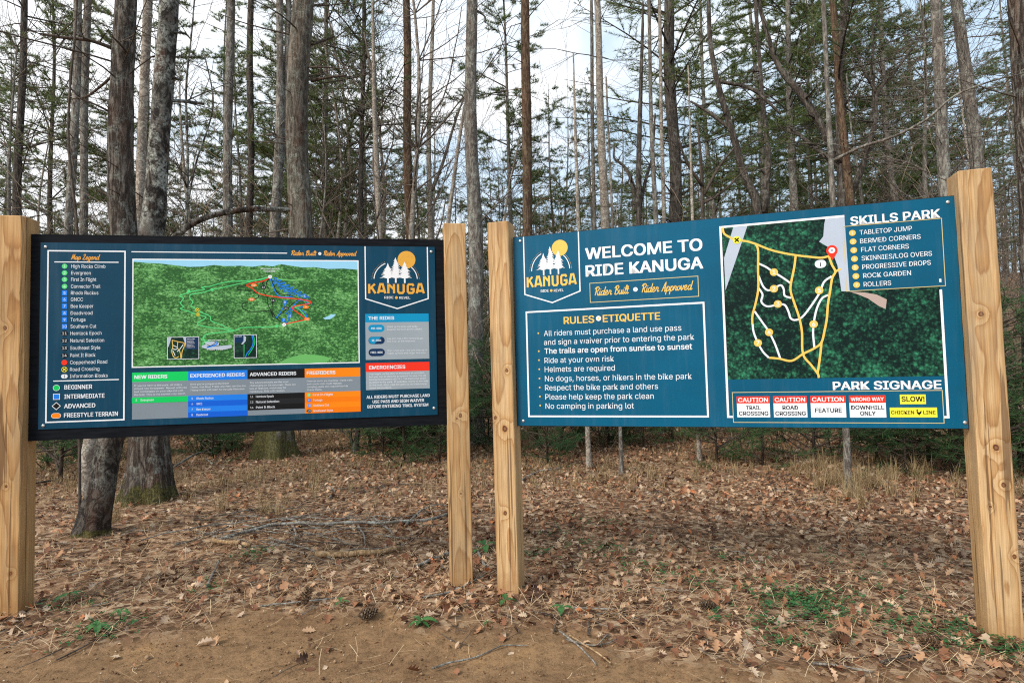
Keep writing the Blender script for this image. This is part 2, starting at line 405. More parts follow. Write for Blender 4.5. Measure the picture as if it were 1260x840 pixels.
# ------------------------------------------------------------------ ground
def axis_pts(lo, f0, f1, hi, step, grow=1.12):
    a = list(np.arange(f0, f1 + 1e-6, step)); s = step
    while a[-1] < hi: s *= grow; a.append(a[-1] + s)
    s = step
    while a[0] > lo: s *= grow; a.insert(0, a[0] - s)
    return np.array(a)
def build_ground():
    xs = axis_pts(-400, -5.5, 5.5, 400, .045); ys = axis_pts(-300, 1.9, 7.5, 600, .04)
    X, Y = np.meshgrid(xs, ys); Z = gz(X, Y)
    d = dirt_f(X, Y)
    # small trodden prints and pebbled crust in the bare dirt
    Z = Z + d * sstep(10, 6, Y) * (.026 * (np.abs(fbm(X * 13, Y * 13, 3)) - .1) + .042 * fbm(X * 5 + 3, Y * 5, 3) + .006 * np.sin((X * .5 + Y) * 95) * sstep(.12, .3, fbm(X * 1.7 + 9, Y * 3, 2) + .1))
    nx, ny = len(xs), len(ys)
    V = np.stack([X.ravel(), Y.ravel(), Z.ravel()], 1)
    i = np.arange(nx * ny).reshape(ny, nx)
    F = np.stack([i[:-1, :-1], i[:-1, 1:], i[1:, 1:], i[1:, :-1]], -1).reshape(-1, 4)
    m, n, b = new_mat('forest_floor')
    va = nd(n, 'ShaderNodeVertexColor'); va.layer_name = 'bare'
    v = coords(n)
    n1 = noise(n, v, 1.6, 5, .62); n2 = noise(n, v, 22, 6, .7); n3 = noise(n, v, 120, 4, .7)
    dc = ramp(n, [(.30, (.150, .086, .045)), (.52, (.25, .15, .077)), (.72, (.345, .20, .092))]); n.links.new(n1, dc.inputs['Fac'])
    ds = ramp(n, [(.36, (.42, .40, .38)), (.5, (1, 1, 1)), (.66, (1.3, 1.27, 1.22))]); n.links.new(math_(n, 'ADD', math_(n, 'MULTIPLY', n2, .55), math_(n, 'MULTIPLY', n3, .45)), ds.inputs['Fac'])
    dirt = mixc(n, 1.0, dc.outputs['Color'], ds.outputs['Color'], 'MULTIPLY')
    vo = nd(n, 'ShaderNodeTexVoronoi', Scale=26.0, Randomness=1.0); n.links.new(v, vo.inputs['Vector'])
    lc = ramp(n, [(0, (.06, .035, .023)), (.35, (.15, .086, .053)), (.6, (.25, .15, .092)), (.85, (.36, .25, .165)), (1, (.43, .33, .23))])
    sp = n.nodes.new('ShaderNodeSeparateColor'); n.links.new(vo.outputs['Color'], sp.inputs[0]); n.links.new(sp.outputs[0], lc.inputs['Fac'])
    n4 = noise(n, v, .5, 4, .6)
    lt = ramp(n, [(.35, (.85, .8, .75)), (.65, (1.15, 1.1, 1.0))]); n.links.new(n4, lt.inputs['Fac'])
    lit = mixc(n, 1.0, lc.outputs['Color'], lt.outputs['Color'], 'MULTIPLY')
    col = mixc(n, va.outputs['Color'], lit, dirt)
    n.links.new(col, b.inputs['Base Color']); b.inputs['Roughness'].default_value = .95; b.inputs['Specular IOR Level'].default_value = .1
    bump(n, b, math_(n, 'ADD', math_(n, 'MULTIPLY', n2, .7), math_(n, 'MULTIPLY', n3, .3)), .8, .02)
    o = mesh_np('ground', V, F, m, smooth=True)
    ca = o.data.color_attributes.new('bare', 'FLOAT_COLOR', 'POINT')
    dd = d.ravel(); ca.data.foreach_set('color', np.stack([dd, dd, dd, np.ones_like(dd)], 1).astype(np.float32).ravel())
    tag(o, kind='structure')
build_ground()

# ------------------------------------------------------------------ sign printing
INKS = {}
def ink(name, rgb, rough=.42):
    if name not in INKS:
        m, n, b = new_mat('ink_' + name)
        c = srgb(*rgb)
        v = noise(n, coords(n, (1.2, 1, 1.8)), 2.5, 4, .6)
        r = ramp(n, [(.3, tuple(x * .94 for x in c)), (.7, tuple(min(1, x * 1.05) for x in c))]); n.links.new(v, r.inputs['Fac'])
        n.links.new(r.outputs['Color'], b.inputs['Base Color'])
        b.inputs['Roughness'].default_value = rough; b.inputs['Specular IOR Level'].default_value = .18
        INKS[name] = m
    return INKS[name]
try:
    FONT = bpy.data.fonts.load(bpy.utils.system_resource('DATAFILES') + '/fonts/Inter.woff2')
except Exception:
    FONT = None
_tc = bpy.data.curves.new('type_case', 'FONT'); _to = bpy.data.objects.new('type_case', _tc)
if FONT: _tc.font = FONT
_tcache = {}
def glyphs(body, bold):
    k = (body, bold)
    if k not in _tcache:
        if _to.name not in COL.objects: COL.objects.link(_to)
        _tc.body = body; _tc.offset = bold; _tc.fill_mode = 'FRONT'; _tc.resolution_u = 4
        dg = bpy.context.evaluated_depsgraph_get(); dg.update()
        ev = _to.evaluated_get(dg); me = ev.to_mesh()
        V = np.array([v.co[:2] for v in me.vertices]).reshape(-1, 2); F = [tuple(p.vertices) for p in me.polygons]
        ev.to_mesh_clear(); _tcache[k] = (V, F)
    return _tcache[k]
CAPH = {}
def caph(bold):
    if bold not in CAPH:
        V, _ = glyphs('H', bold); CAPH[bold] = (V[:, 1].min(), V[:, 1].max())
    return CAPH[bold]

class Sheet:
    """flat print in panel coordinates (u right, v up), every layer a hair prouder than the last"""
    def __init__(s, z0, base=.0006): s.mb = MB(); s.mats = []; s.z0 = z0; s.base = base; s.lay = 0
    def m(s, mat):
        if mat not in s.mats: s.mats.append(mat)
        return s.mats.index(mat)
    def y(s):
        s.lay += 1
        return -(s.base + s.lay * 2e-5)
    def poly(s, pts, mat):
        y = s.y(); a = sum(pts[i][0] * pts[(i + 1) % len(pts)][1] - pts[(i + 1) % len(pts)][0] * pts[i][1] for i in range(len(pts)))
        if a < 0: pts = pts[::-1]
        s.mb.face([(u, y, v + s.z0) for u, v in pts], s.m(mat))
    def rect(s, u0, v0, u1, v1, mat): s.poly([(u0, v0), (u1, v0), (u1, v1), (u0, v1)], mat)
    def disc(s, u, v, r, mat, n=20, ry=None):
        ry = ry or r
        s.poly([(u + r * math.cos(2 * math.pi * k / n), v + ry * math.sin(2 * math.pi * k / n)) for k in range(n)], mat)
    def pill(s, u0, v0, u1, v1, mat, n=8):
        r = (v1 - v0) / 2; c = (v0 + v1) / 2; P = []
        for k in range(n + 1): t = -math.pi / 2 + math.pi * k / n; P.append((u1 - r + r * math.cos(t), c + r * math.sin(t)))
        for k in range(n + 1): t = math.pi / 2 + math.pi * k / n; P.append((u0 + r + r * math.cos(t), c + r * math.sin(t)))
        s.poly(P, mat)
    def line(s, pts, wd, mat, closed=False, smooth=0):
        if smooth: pts = smooth_line(pts, smooth)
        P = [np.array(p, float) for p in pts]; q = []
        for p in P:
            if not q or np.linalg.norm(p - q[-1]) > 1e-5: q.append(p)
        P = q; n = len(P); y = s.y(); mi = s.m(mat)
        lft, rgt = [], []
        for i in range(n):
            a = P[i - 1] if (i > 0 or closed) else None; b = P[(i + 1) % n] if (i < n - 1 or closed) else None
            d1 = (P[i] - a) / np.linalg.norm(P[i] - a) if a is not None else None
            d2 = (b - P[i]) / np.linalg.norm(b - P[i]) if b is not None else None
            if d1 is None: d1 = d2
            if d2 is None: d2 = d1
            t = d1 + d2; ln = np.linalg.norm(t)
            t = t / ln if ln > .15 else d1
            nn = np.array([-t[1], t[0]]); k = 1 / max(.45, abs(float(np.dot(nn, [-d1[1], d1[0]]))))
            lft.append(P[i] + nn * wd / 2 * k); rgt.append(P[i] - nn * wd / 2 * k)
        i0 = len(s.mb.V)
        for l, r in zip(lft, rgt): s.mb.V += [(l[0], y, l[1] + s.z0), (r[0], y, r[1] + s.z0)]
        for i in range(n if closed else n - 1):
            j = (i + 1) % n
            s.mb.F.append((i0 + 2 * i + 1, i0 + 2 * j + 1, i0 + 2 * j, i0 + 2 * i)); s.mb.M.append(mi)
    def frame(s, u0, v0, u1, v1, wd, mat): s.line([(u0, v0), (u1, v0), (u1, v1), (u0, v1)], wd, mat, closed=True)
    def text(s, body, u0, u1, vb, h, mat, bold=.0, align=None, track=None):
        """cap height h, baseline vb; stretched to u0..u1, or natural width when u1 is None"""
        V, F = glyphs(body, 0.0); lo, hi = caph(0.0); bold *= .62
        lo -= bold * .6; hi += bold * .6; k = h / (hi - lo)
        x0, x1 = V[:, 0].min() - bold, V[:, 0].max() + bold
        kx = k if u1 is None else (u1 - u0) / (x1 - x0)
        if align == 'c': u0 = u0 - (x1 - x0) * kx / 2
        mi = s.m(mat)
        # a heavier weight is the same letter struck again a hair to each side
        hits = [(0, 0)] if bold < .004 else ([(-bold, 0), (bold, 0)] if bold < .012 else [(-bold, -bold * .6), (bold, -bold * .6), (-bold, bold * .6), (bold, bold * .6), (0, 0)])
        for ox, oy in hits:
            y = s.y(); i0 = len(s.mb.V)
            for a, b in V: s.mb.V.append((u0 + (a + ox - x0) * kx, y, vb + (b + oy - lo) * k + s.z0))
            for f in F: s.mb.F.append(tuple(i0 + q for q in f)); s.mb.M.append(mi)
    def strokes(s, table, body, u0, u1, vb, h, wd, mat, shear=.0, smooth=5, gap=.0):
        x = 0; L = []
        for ch in body:
            if ch == ' ': x += .35; continue
            pl, adv = table[ch]
            for p in pl: L.append([(x + a, b) for a, b in p])
            x += adv + gap
        xs = [a + b * shear for l in L for a, b in l]; lo, hi = min(xs), max(xs); kx = (u1 - u0) / (hi - lo)
        for l in L: s.line([(u0 + (a + b * shear - lo) * kx, vb + b * h) for a, b in l], wd, mat, smooth=smooth)
    def build(s, name, parent): return s.mb.build(name, s.mats, parent)

SCRIPT = {
 'a': ([[(.42,.42),(.3,.5),(.12,.45),(.03,.2),(.12,0),(.3,.08),(.42,.4)],[(.44,.47),(.4,.1),(.48,0),(.6,.12)]], .55),
 'p': ([[(0,.1),(.12,.5),(.03,-.42)],[(.1,.3),(.25,.5),(.4,.4),(.38,.12),(.22,0),(.1,.1)],[(.3,.03),(.52,.12)]], .5),
 'e': ([[(-.02,.10),(.22,.24),(.33,.40),(.26,.54),(.12,.46),(.06,.22),(.14,.01),(.30,.02),(.50,.16)]], .48),
 'g': ([[(.42,.42),(.3,.5),(.12,.45),(.03,.2),(.12,0),(.3,.08),(.42,.4)],[(.44,.47),(.36,-.2),(.2,-.42),(.05,-.3),(.22,-.08),(.56,.12)]], .52),
 'n': ([[(0,.12),(.09,.5),(.05,0)],[(.06,.25),(.2,.48),(.33,.42),(.31,.1),(.4,0),(.52,.12)]], .5),
 'd': ([[(.42,.42),(.3,.5),(.12,.45),(.03,.2),(.12,0),(.3,.08),(.42,.4)],[(.52,1.0),(.4,.1),(.48,0),(.6,.12)]], .55),
 'L': ([[(.08,.75),(.2,.97),(.38,.95),(.35,.7),(.2,.3),(.06,.04),(.2,.02),(.4,-.04),(.62,.12)]], .58),
 'M': ([[(0,.05),(.1,.1),(.22,.95),(.3,.2),(.55,.97),(.58,.1),(.74,.08)]], .74),
 'R': ([[(.2,.95),(.1,0)],[(-.02,.72),(.12,.95),(.4,.99),(.52,.76),(.36,.52),(.17,.48)],[(.25,.48),(.4,.14),(.5,0),(.64,.12)]], .6),
 'i': ([[(0,.12),(.1,.5),(.07,.08),(.15,0),(.26,.12)],[(.14,.68),(.15,.76)]], .24),
 'r': ([[(0,.12),(.1,.52),(.15,.46),(.3,.44),(.27,.1),(.35,0),(.46,.12)]], .42),
 'B': ([[(.2,.95),(.1,0)],[(-.02,.72),(.14,.95),(.4,1.),(.48,.76),(.22,.53),(.5,.4),(.45,.08),(.2,-.02),(.04,.06)]], .58),
 'u': ([[(0,.12),(.08,.5),(.06,.1),(.18,0),(.33,.2),(.38,.5)],[(.38,.5),(.36,.1),(.44,0),(.55,.12)]], .5),
 'l': ([[(0,.12),(.25,.7),(.22,.99),(.12,.8),(.08,.15),(.16,0),(.28,.12)]], .27),
 't': ([[(.15,.9),(.08,.15),(.16,0),(.3,.12)],[(0,.55),(.28,.58)]], .3),
 'A': ([[(0,0),(.12,.1),(.46,1.0),(.45,0),(.6,.12)],[(.15,.36),(.5,.4)]], .6),
 'v': ([[(0,.12),(.08,.5),(.12,.05),(.2,0),(.34,.3),(.35,.5),(.5,.45)]], .46),
 'o': ([[(.28,.5),(.1,.42),(.04,.15),(.2,0),(.36,.2),(.32,.46),(.2,.46),(.5,.42)]], .45),
}
CRAFT = {
 'K': ([[(.08,0),(.08,1)],[(.52,1),(.16,.56),(.3,.56),(.56,0)]], .64),
 'A': ([[(.02,0),(.2,.98),(.38,.98),(.58,0)],[(.12,.26),(.46,.26)]], .64),
 'N': ([[(.08,0),(.08,1)],[(.1,.96),(.5,.46)],[(.52,0),(.52,1)]], .66),
 'U': ([[(.08,1),(.08,.2),(.18,.04),(.42,.04),(.52,.2),(.52,1)]], .66),
 'G': ([[(.54,.78),(.46,.96),(.16,.96),(.08,.8),(.08,.2),(.18,.04),(.44,.04),(.54,.2),(.54,.46),(.3,.46)]], .66),
}
def logo(s, u0, u1, vtop, vsh, vtip, c, gold, white):
    """shield outline, sun, three conifers, arch, name; laid out in the right sign's metres and scaled"""
    f = (u1 - u0) / (.430 - .069); cx = (u0 + u1) / 2
    fv = (vtop - vtip) / (1.217 - .779)
    U = lambda u: cx + (u - .2495) * f
    W = lambda v: vtip + (v - .779) * fv
    s.line([(u0, vtop), (u0, vsh), (cx, vtip), (u1, vsh), (u1, vtop)], .0075, white)
    # arch: solid inner line and dotted outer line
    def arc(r, a0, a1, n=16): return [(U(.243 + r * math.cos(R(a0 + (a1 - a0) * k / n))), W(.985 + r * 1.02 * math.sin(R(a0 + (a1 - a0) * k / n)))) for k in range(n + 1)]
    s.line(arc(.125, 178, 118), .005 * f, white); s.line(arc(.125, 46, 2), .005 * f, white)
    for k in range(15):
        a = 178 - 4.3 * k; s.disc(U(.243 + .137 * math.cos(R(a))), W(.985 + .139 * math.sin(R(a))), .0017, gold, 6)
        a = 2 + 3.6 * k
        if k < 13: s.disc(U(.243 + .137 * math.cos(R(a))), W(.985 + .139 * math.sin(R(a))), .0017, gold, 6)
    s.disc(U(.307), W(1.125), .052 * f, gold, 36)
    rg = random.Random(5)
    for k in range(9): s.disc(U(.307 + rg.uniform(-.036, .036)), W(1.125 + rg.uniform(-.03, .036)), rg.uniform(.0012, .0024), c, 6, ry=.0011)
    for (tx, tb, tt, wd) in ((.198, .975, 1.098, .047), (.243, .977, 1.142, .050), (.295, .975, 1.108, .052)):
        s.rect(U(tx - .0048), W(tb - .016), U(tx + .0048), W(tb + .05), white)
        n = 9
        s.poly([(U(tx - .004), W(tt - .05)), (U(tx + .004), W(tt - .05)), (U(tx), W(tt))], white)
        for k in range(n):
            y0 = tb + .024 + (tt - tb - .035) * (k / n) ** .95; wk = wd * (1 - k / n) ** .8 + .004
            wl = wk * rg.uniform(.65, 1.0); wr = wk * rg.uniform(.65, 1.0)
            s.poly([(U(tx - wl), W(y0 - .006)), (U(tx - wl * .5), W(y0 - .0015)), (U(tx - wl * .2), W(y0 - .007)), (U(tx + wr * .3), W(y0 - .006)),
                    (U(tx + wr * .6), W(y0 - .001)), (U(tx + wr), W(y0 - .005)), (U(tx + wr * .45), W(y0 + .011)), (U(tx), W(y0 + .024)), (U(tx - wl * .4), W(y0 + .010))], white)
    s.strokes(CRAFT, 'KANUGA', U(.090), U(.405), W(.886), .066 * fv, .0128 * f, gold, smooth=0, gap=.10)
    s.text('RIDE', U(.176), U(.228), W(.8485), .0165, white, .012)
    s.text('REVEL', U(.262), U(.325), W(.8465), .0165, white, .012)
    s.disc(U(.245), W(.856), .0085 * f, gold, 14)

def panel_mat(name, rgb, rough):
    m, n, b = new_mat(name)
    c = srgb(*rgb)
    v = noise(n, coords(n, (.8, 1, 1.6)), 1.6, 4, .6)
    r = ramp(n, [(.3, tuple(x * .84 for x in c)), (.7, tuple(x * 1.12 for x in c))]); n.links.new(v, r.inputs['Fac'])
    dst = noise(n, coords(n, (9, 1, .7), loc=(3, 0, 1)), 1.5, 6, .7)           # rain-run dust
    dm = ramp(n, [(.5, (0, 0, 0)), (.8, (.06, .06, .06))]); n.links.new(dst, dm.inputs['Fac'])
    spk = noise(n, coords(n), 170, 2, .5); sm_ = ramp(n, [(.71, (0, 0, 0)), (.76, (.22, .22, .22))]); n.links.new(spk, sm_.inputs['Fac'])
    col = mixc(n, dm.outputs['Color'], r.outputs['Color'], (.42, .45, .44)); col = mixc(n, sm_.outputs['Color'], col, (.5, .48, .40))
    n.links.new(col, b.inputs['Base Color'])
    rn = noise(n, coords(n, (1, 1, 1)), 3, 5, .65)
    rm = ramp(n, [(.3, (rough - .05,) * 3), (.7, (rough + .09,) * 3)]); n.links.new(rn, rm.inputs['Fac']); n.links.new(rm.outputs['Color'], b.inputs['Roughness'])
    b.inputs['Specular IOR Level'].default_value = .2
    # faint corrugation of the composite sheet, running along the board
    wv = nd(n, 'ShaderNodeTexWave', Scale=26.0, Distortion=1.2, Detail=1.0); wv.bands_direction = 'Z'
    n.links.new(coords(n), wv.inputs['Vector']); bump(n, b, wv.outputs['Fac'], .10, .0006)
    return m

def aerial_mat(name, dark, mid, light, scale, stretch=1.0, crowns=.6):
    """woodland from the air: lit crowns of many sizes with dark gaps between them"""
    m, n, b = new_mat(name)
    v = coords(n, (1, 1, stretch))
    a = noise(n, v, scale * 1.6, 6, .75); bb = noise(n, v, scale * .12, 4, .6)
    warp = nd(n, 'ShaderNodeTexNoise', Scale=scale * 1.2, Detail=3.0); n.links.new(v, warp.inputs['Vector'])
    va = n.nodes.new('ShaderNodeVectorMath'); va.operation = 'MULTIPLY_ADD'
    n.links.new(warp.outputs['Color'], va.inputs[0]); va.inputs[1].default_value = (.8 / scale,) * 3; n.links.new(v, va.inputs[2])
    h = None
    for k, wt in ((1.0, .5), (2.1, .5)):
        vo = nd(n, 'ShaderNodeTexVoronoi', Scale=scale * k); n.links.new(va.outputs[0], vo.inputs['Vector'])
        sc = n.nodes.new('ShaderNodeSeparateColor'); n.links.new(vo.outputs['Color'], sc.inputs[0])
        lit = math_(n, 'MULTIPLY', math_(n, 'SUBTRACT', 1.0, math_(n, 'MULTIPLY', vo.outputs['Distance'], 1.15)), math_(n, 'ADD', math_(n, 'MULTIPLY', sc.outputs[0], .75), .3))
        t = math_(n, 'MULTIPLY', lit, wt * crowns); h = t if h is None else math_(n, 'ADD', h, t)
    h = math_(n, 'ADD', h, math_(n, 'MULTIPLY', math_(n, 'SUBTRACT', a, .5), .55))
    h = math_(n, 'ADD', h, math_(n, 'MULTIPLY', math_(n, 'SUBTRACT', bb, .5), .65))
    r = ramp(n, [(.10, dark), (.24, mid), (.44, light), (.62, tuple(min(.6, c * 1.35) for c in light))]); n.links.new(h, r.inputs['Fac'])
    n.links.new(r.outputs['Color'], b.inputs['Base Color']); b.inputs['Roughness'].default_value = .45; b.inputs['Specular IOR Level'].default_value = .12
    return m

def post(root, u0, u1, y0, y1, top, mat, lean=0.0, wane=False, seed=0):
    """square timber with rounded arrises; its own origin stands on the ground at its centre"""
    mb = MB(); rg = random.Random(seed)
    cx, cy = (u0 + u1) / 2, (y0 + y1) / 2; hx, hy = (u1 - u0) / 2, (y1 - y0) / 2
    zs = [-.35] + [i * (top - .004) / 26 for i in range(27)] + [top]
    ring = []
    c0 = .004
    for iz, z in enumerate(zs):
        c = c0 + .002 * rg.random(); ins = .004 if iz == len(zs) - 1 else 0
        cc = [c] * 4
        if wane and z > top - 1.25: cc[1] = .012 + .012 * rg.random()      # bark edge left on the near right arris
        sx = -lean * (z - 1.1) / 1.1 * .5
        P = []
        for k, (qx, qy) in enumerate(((-1, -1), (1, -1), (1, 1), (-1, 1))):
            ax, ay = qx * (hx - ins), qy * (hy - ins); k_ = cc[k]
            if k in (0, 2): P += [(ax, ay - qy * k_), (ax - qx * k_, ay)]
            else: P += [(ax - qx * k_, ay), (ax, ay - qy * k_)]
        ring.append([(x + sx + .0012 * rg.uniform(-1, 1), y + .0012 * rg.uniform(-1, 1), z) for x, y in P])
    b0 = len(mb.V)
    for r_ in ring: mb.V += r_
    for i in range(len(ring) - 1):
        for j in range(8):
            a = b0 + i * 8 + j; b = b0 + i * 8 + (j + 1) % 8
            mb.F.append((a, b, b + 8, a + 8)); mb.M.append(0)
    mb.F.append(tuple(b0 + (len(ring) - 1) * 8 + j for j in range(8))); mb.M.append(0)
    o = mb.build('post', mat, root); o.location = (cx, cy, 0)
    return o
def screw(parent, u, v, z0, mat):
    mb = MB(); n = 12
    rings = [(.0095, 0), (.0095, -.002), (.007, -.0048), (.003, -.0058)]
    for r_, y in rings:
        for k in range(n): t = 2 * math.pi * k / n; mb.V.append((r_ * math.cos(t), y, r_ * math.sin(t)))
    for i in range(3):
        for j in range(n): a = i * n + j; b = i * n + (j + 1) % n; mb.F.append((a, b, b + n, a + n)); mb.M.append(0)
    mb.F.append(tuple(3 * n + j for j in range(n))); mb.M.append(0)
    o = mb.build('screw', mat, parent, smooth=True); o.location = (u, -.0008, v + z0)
    return o

WHITE = ink('white', (236, 236, 236)); GOLD = ink('gold', (232, 190, 92)); PALEG = ink('pale_gold', (206, 188, 132))
GREY = ink('grey', (150, 160, 166)); RED = ink('red', (238, 52, 30)); YEL = ink('yellow', (238, 224, 66)); BLACK = ink('black', (16, 16, 18))
LGREY = ink('light_grey', (224, 228, 232)); ROADG = ink('road_grey', (176, 186, 200)); ORANGE = ink('orange', (245, 130, 10))
GREEN = ink('green', (10, 196, 92)); LGREEN = ink('light_green', (84, 206, 120)); BLUE = ink('blue', (28, 122, 224)); DBLUE = ink('deep_blue', (12, 92, 204))
NAVY = ink('navy', (6, 44, 82)); CYAN = ink('cyan', (8, 140, 186)); SKYB = ink('sky_blue', (150, 206, 232)); TANP = ink('bare_earth', (176, 156, 146))
SCREW = flat('screw_steel', (.62, .62, .60), .38, .5, .7)

# ---- right sign: welcome board
def welcome_sign():
    root = tag(empty('welcome_sign', (.025, 3.7385, 0), -.3017), 'teal blue welcome board with park rules, skills park aerial map and orange brown timber posts', 'sign')
    Z = 1.044
    post(root, -.150, -.0065, -.065, .078, 2.362, wood_mat('left_post_timber', (.03, .13), [(.01, -.07, 1.03, .016), (-.052, -.06, 1.10, .010), (.032, -.07, 1.40, .010), (.00, -.07, .50, .011)], (1.0, .97, .93), 2.0), .011, seed=3)
    post(root, 2.4445, 2.592, -.062, .085, 2.378, wood_mat('right_post_timber', (.02, .16), [(.008, -.07, .955, .013), (.03, -.07, .77, .010), (.055, -.07, .42, .009), (-.02, -.07, 1.63, .011), (-.03, -.07, .66, .005)], (1, .98, .95), 5.0), .012, seed=8)
    PM = panel_mat('welcome_panel_blue', (0, 84, 114), .30)
    mb = MB(); mb.box(-.0028, 2.4405, .0012, .024, Z - .003, Z + 1.222, 1)
    mb.face([(0, 0, Z), (2.438, 0, Z), (2.438, 0, Z + 1.219), (0, 0, Z + 1.219)], 0)
    pan = mb.build('panel', [PM, flat('panel_edge_black', (.012, .012, .013), .5)], root)
    for u, v in ((.046, 1.192), (.037, .030), (2.407, 1.189), (2.424, .030)): screw(pan, u, v, Z, SCREW)
    S = lambda up=0.0: Sheet(Z, .0006 + up)
    s = S(); logo(s, .069, .4295, 1.217, .842, .779, PM, GOLD, WHITE); s.build('shield_emblem', pan)
    s = S()
    s.text('WELCOME TO', .469, 1.168, 1.037, .072, WHITE, .035); s.build('title_lettering', pan)
    s = S(); s.text('RIDE KANUGA', .468, 1.168, .929, .071, WHITE, .035); s.build('title_lettering', pan)
    s = S(); s.frame(.492, .766, 1.136, .886, .004, PALEG)
    s.strokes(SCRIPT, 'Rider Built', .523, .733, .808, .052, .0050, GOLD, .22); s.strokes(SCRIPT, 'Rider Approved', .810, 1.107, .809, .052, .0050, GOLD, .22)
    s.disc(.771, .830, .0135, WHITE, 20); s.disc(.771, .830, .005, GOLD, 12)
    s.build('motto_lettering', pan)
    s = S(); s.frame(.0755, .0595, 1.1615, .7265, .0105, WHITE)
    s.text('RULES', .319, .513, .639, .045, GOLD, .03); s.text('ETIQUETTE', .566, .911, .639, .045, GOLD, .03)
    s.disc(.540, .664, .016, WHITE, 22); s.disc(.540, .664, .006, GOLD, 12)
    rules = [('All riders must purchase a land use pass', .188, 1.031, .568, .004, .588), ('and sign a waiver prior to entering the park', .187, 1.102, .511, .004, None),
             ('The trails are open from sunrise to sunset', .189, 1.088, .455, .02, .473), ('Ride at your own risk', .187, .627, .396, .004, .416),
             ('Helmets are required', .187, .631, .339, .004, .358), ('No dogs, horses, or hikers in the bike park', .187, 1.080, .280, .004, .299),
             ('Respect the bike park and others', .186, .884, .223, .004, .242), ('Please help keep the park clean', .186, .857, .165, .004, .185), ('No camping in parking lot', .186, .738, .107, .004, .128)]
    for t, a, b, v, bo, bl in rules:
        s.text(t, a, b, v, .0345, LGREY, bo)
        if bl: s.disc(.1515, bl, .0055, GOLD, 10)
    s.build('rules_lettering', pan)
    # aerial photograph of the skills park
    s = S()
    A = aerial_mat('aerial_woodland', (.004, .014, .012), (.012, .060, .036), (.035, .22, .11), 34)
    s.rect(1.279, .273, 2.349, .745, A); s.poly([(1.279, .745), (1.925, .745), (1.919, 1.162), (1.279, 1.162)], A)
    s.poly([(1.343, 1.158), (1.419, 1.157), (1.286, .791), (1.285, .980)], ROADG)
    s.poly([(1.825, 1.1605), (1.9195, 1.161), (1.9265, .7455), (1.886, .748), (1.880, .823), (1.873, .893), (1.847, .987), (1.788, 1.033), (1.810, 1.061), (1.818, 1.13)], ROADG)
    s.poly([(1.927, .743), (1.996, .735), (2.055, .72), (2.102, .69), (2.094, .639), (2.061, .658), (2.014, .70), (1.966, .726)], TANP)
    s.line([(1.9195, 1.1645), (1.272, 1.1645), (1.272, .058), (2.352, .058), (2.352, .728)], .012, WHITE)
    s.build('aerial_picture', pan)
    s = S(.0004)
    G = lambda *p: s.line(p, .0115, GOLD, smooth=5)
    Wt = lambda *p: s.line(p, .0105, LGREY, smooth=5)
    Wt((1.470,.935),(1.510,.911),(1.547,.879),(1.588,.849),(1.637,.806))
    Wt((1.468,.863),(1.489,.802),(1.515,.777),(1.546,.787),(1.581,.802),(1.596,.778),(1.599,.742),(1.631,.726))
    Wt((1.463,.796),(1.484,.755),(1.476,.714),(1.505,.686),(1.559,.691),(1.597,.689),(1.616,.647),(1.625,.612),(1.651,.601),(1.694,.626),(1.773,.738),(1.802,.805),(1.842,.835))
    Wt((1.438,.661),(1.474,.600),(1.509,.540),(1.538,.468),(1.561,.389))
    Wt((1.819,.732),(1.787,.713),(1.759,.657),(1.741,.580),(1.735,.519),(1.738,.444))
    Wt((1.424,.591),(1.428,.543),(1.447,.483),(1.472,.429),(1.502,.393))
    G((1.285,1.161),(1.291,1.126),(1.324,1.099),(1.357,1.081),(1.412,1.069),(1.461,1.048),(1.531,1.011),(1.595,.987),(1.666,.967),(1.731,.953),(1.793,.942),(1.833,.948))
    G((1.461,1.048),(1.471,1.007),(1.466,.9),(1.463,.792),(1.446,.71),(1.426,.639),(1.423,.588))
    G((1.502,.393),(1.556,.386),(1.619,.372),(1.679,.409),(1.737,.438),(1.775,.471),(1.794,.539),(1.807,.60),(1.816,.677),(1.831,.757),(1.844,.825),(1.861,.859),(1.845,.901),(1.833,.948))
    G((1.666,.967),(1.655,.897),(1.634,.805),(1.632,.758),(1.650,.686),(1.668,.615),(1.679,.533),(1.679,.409),(1.717,.347),(1.748,.298),(1.753,.274))
    G((1.775,.471),(1.764,.391),(1.748,.298)); G((1.861,.859),(1.888,.874))
    for t, (u, v) in zip('1235647', ((1.549,.879),(1.545,.784),(1.562,.696),(1.776,.760),(1.740,.573),(1.509,.537),(1.448,.479))):
        s.disc(u, v, .0215, GOLD, 20); s.text(t, u, None, v - .012, .024, LGREY, .02, 'c')
    s.disc(1.359, 1.081, .022, YEL, 20)
    s.line([(1.348, 1.070), (1.370, 1.092)], .008, BLACK); s.line([(1.348, 1.092), (1.370, 1.070)], .008, BLACK)
    P = [(1.850, .925)] + [(1.849 + .028 * math.cos(R(a)), .978 + .030 * math.sin(R(a))) for a in range(-35, 216, 12)]
    s.poly(P, RED); s.disc(1.849, .979, .0165, LGREY, 18); s.disc(1.849, .979, .007, GREY, 10)
    s.pill(1.760, .885, 1.818, .930, LGREY); s.text('i', 1.789, None, .893, .024, BLACK, .035, 'c')
    s.build('trail_overlay', pan)
    s = S(.0012); s.text('SKILLS PARK', 1.947, 2.369, 1.110, .047, WHITE, .035)
    s.frame(1.911, .7465, 2.374, 1.106, .0035, PALEG)
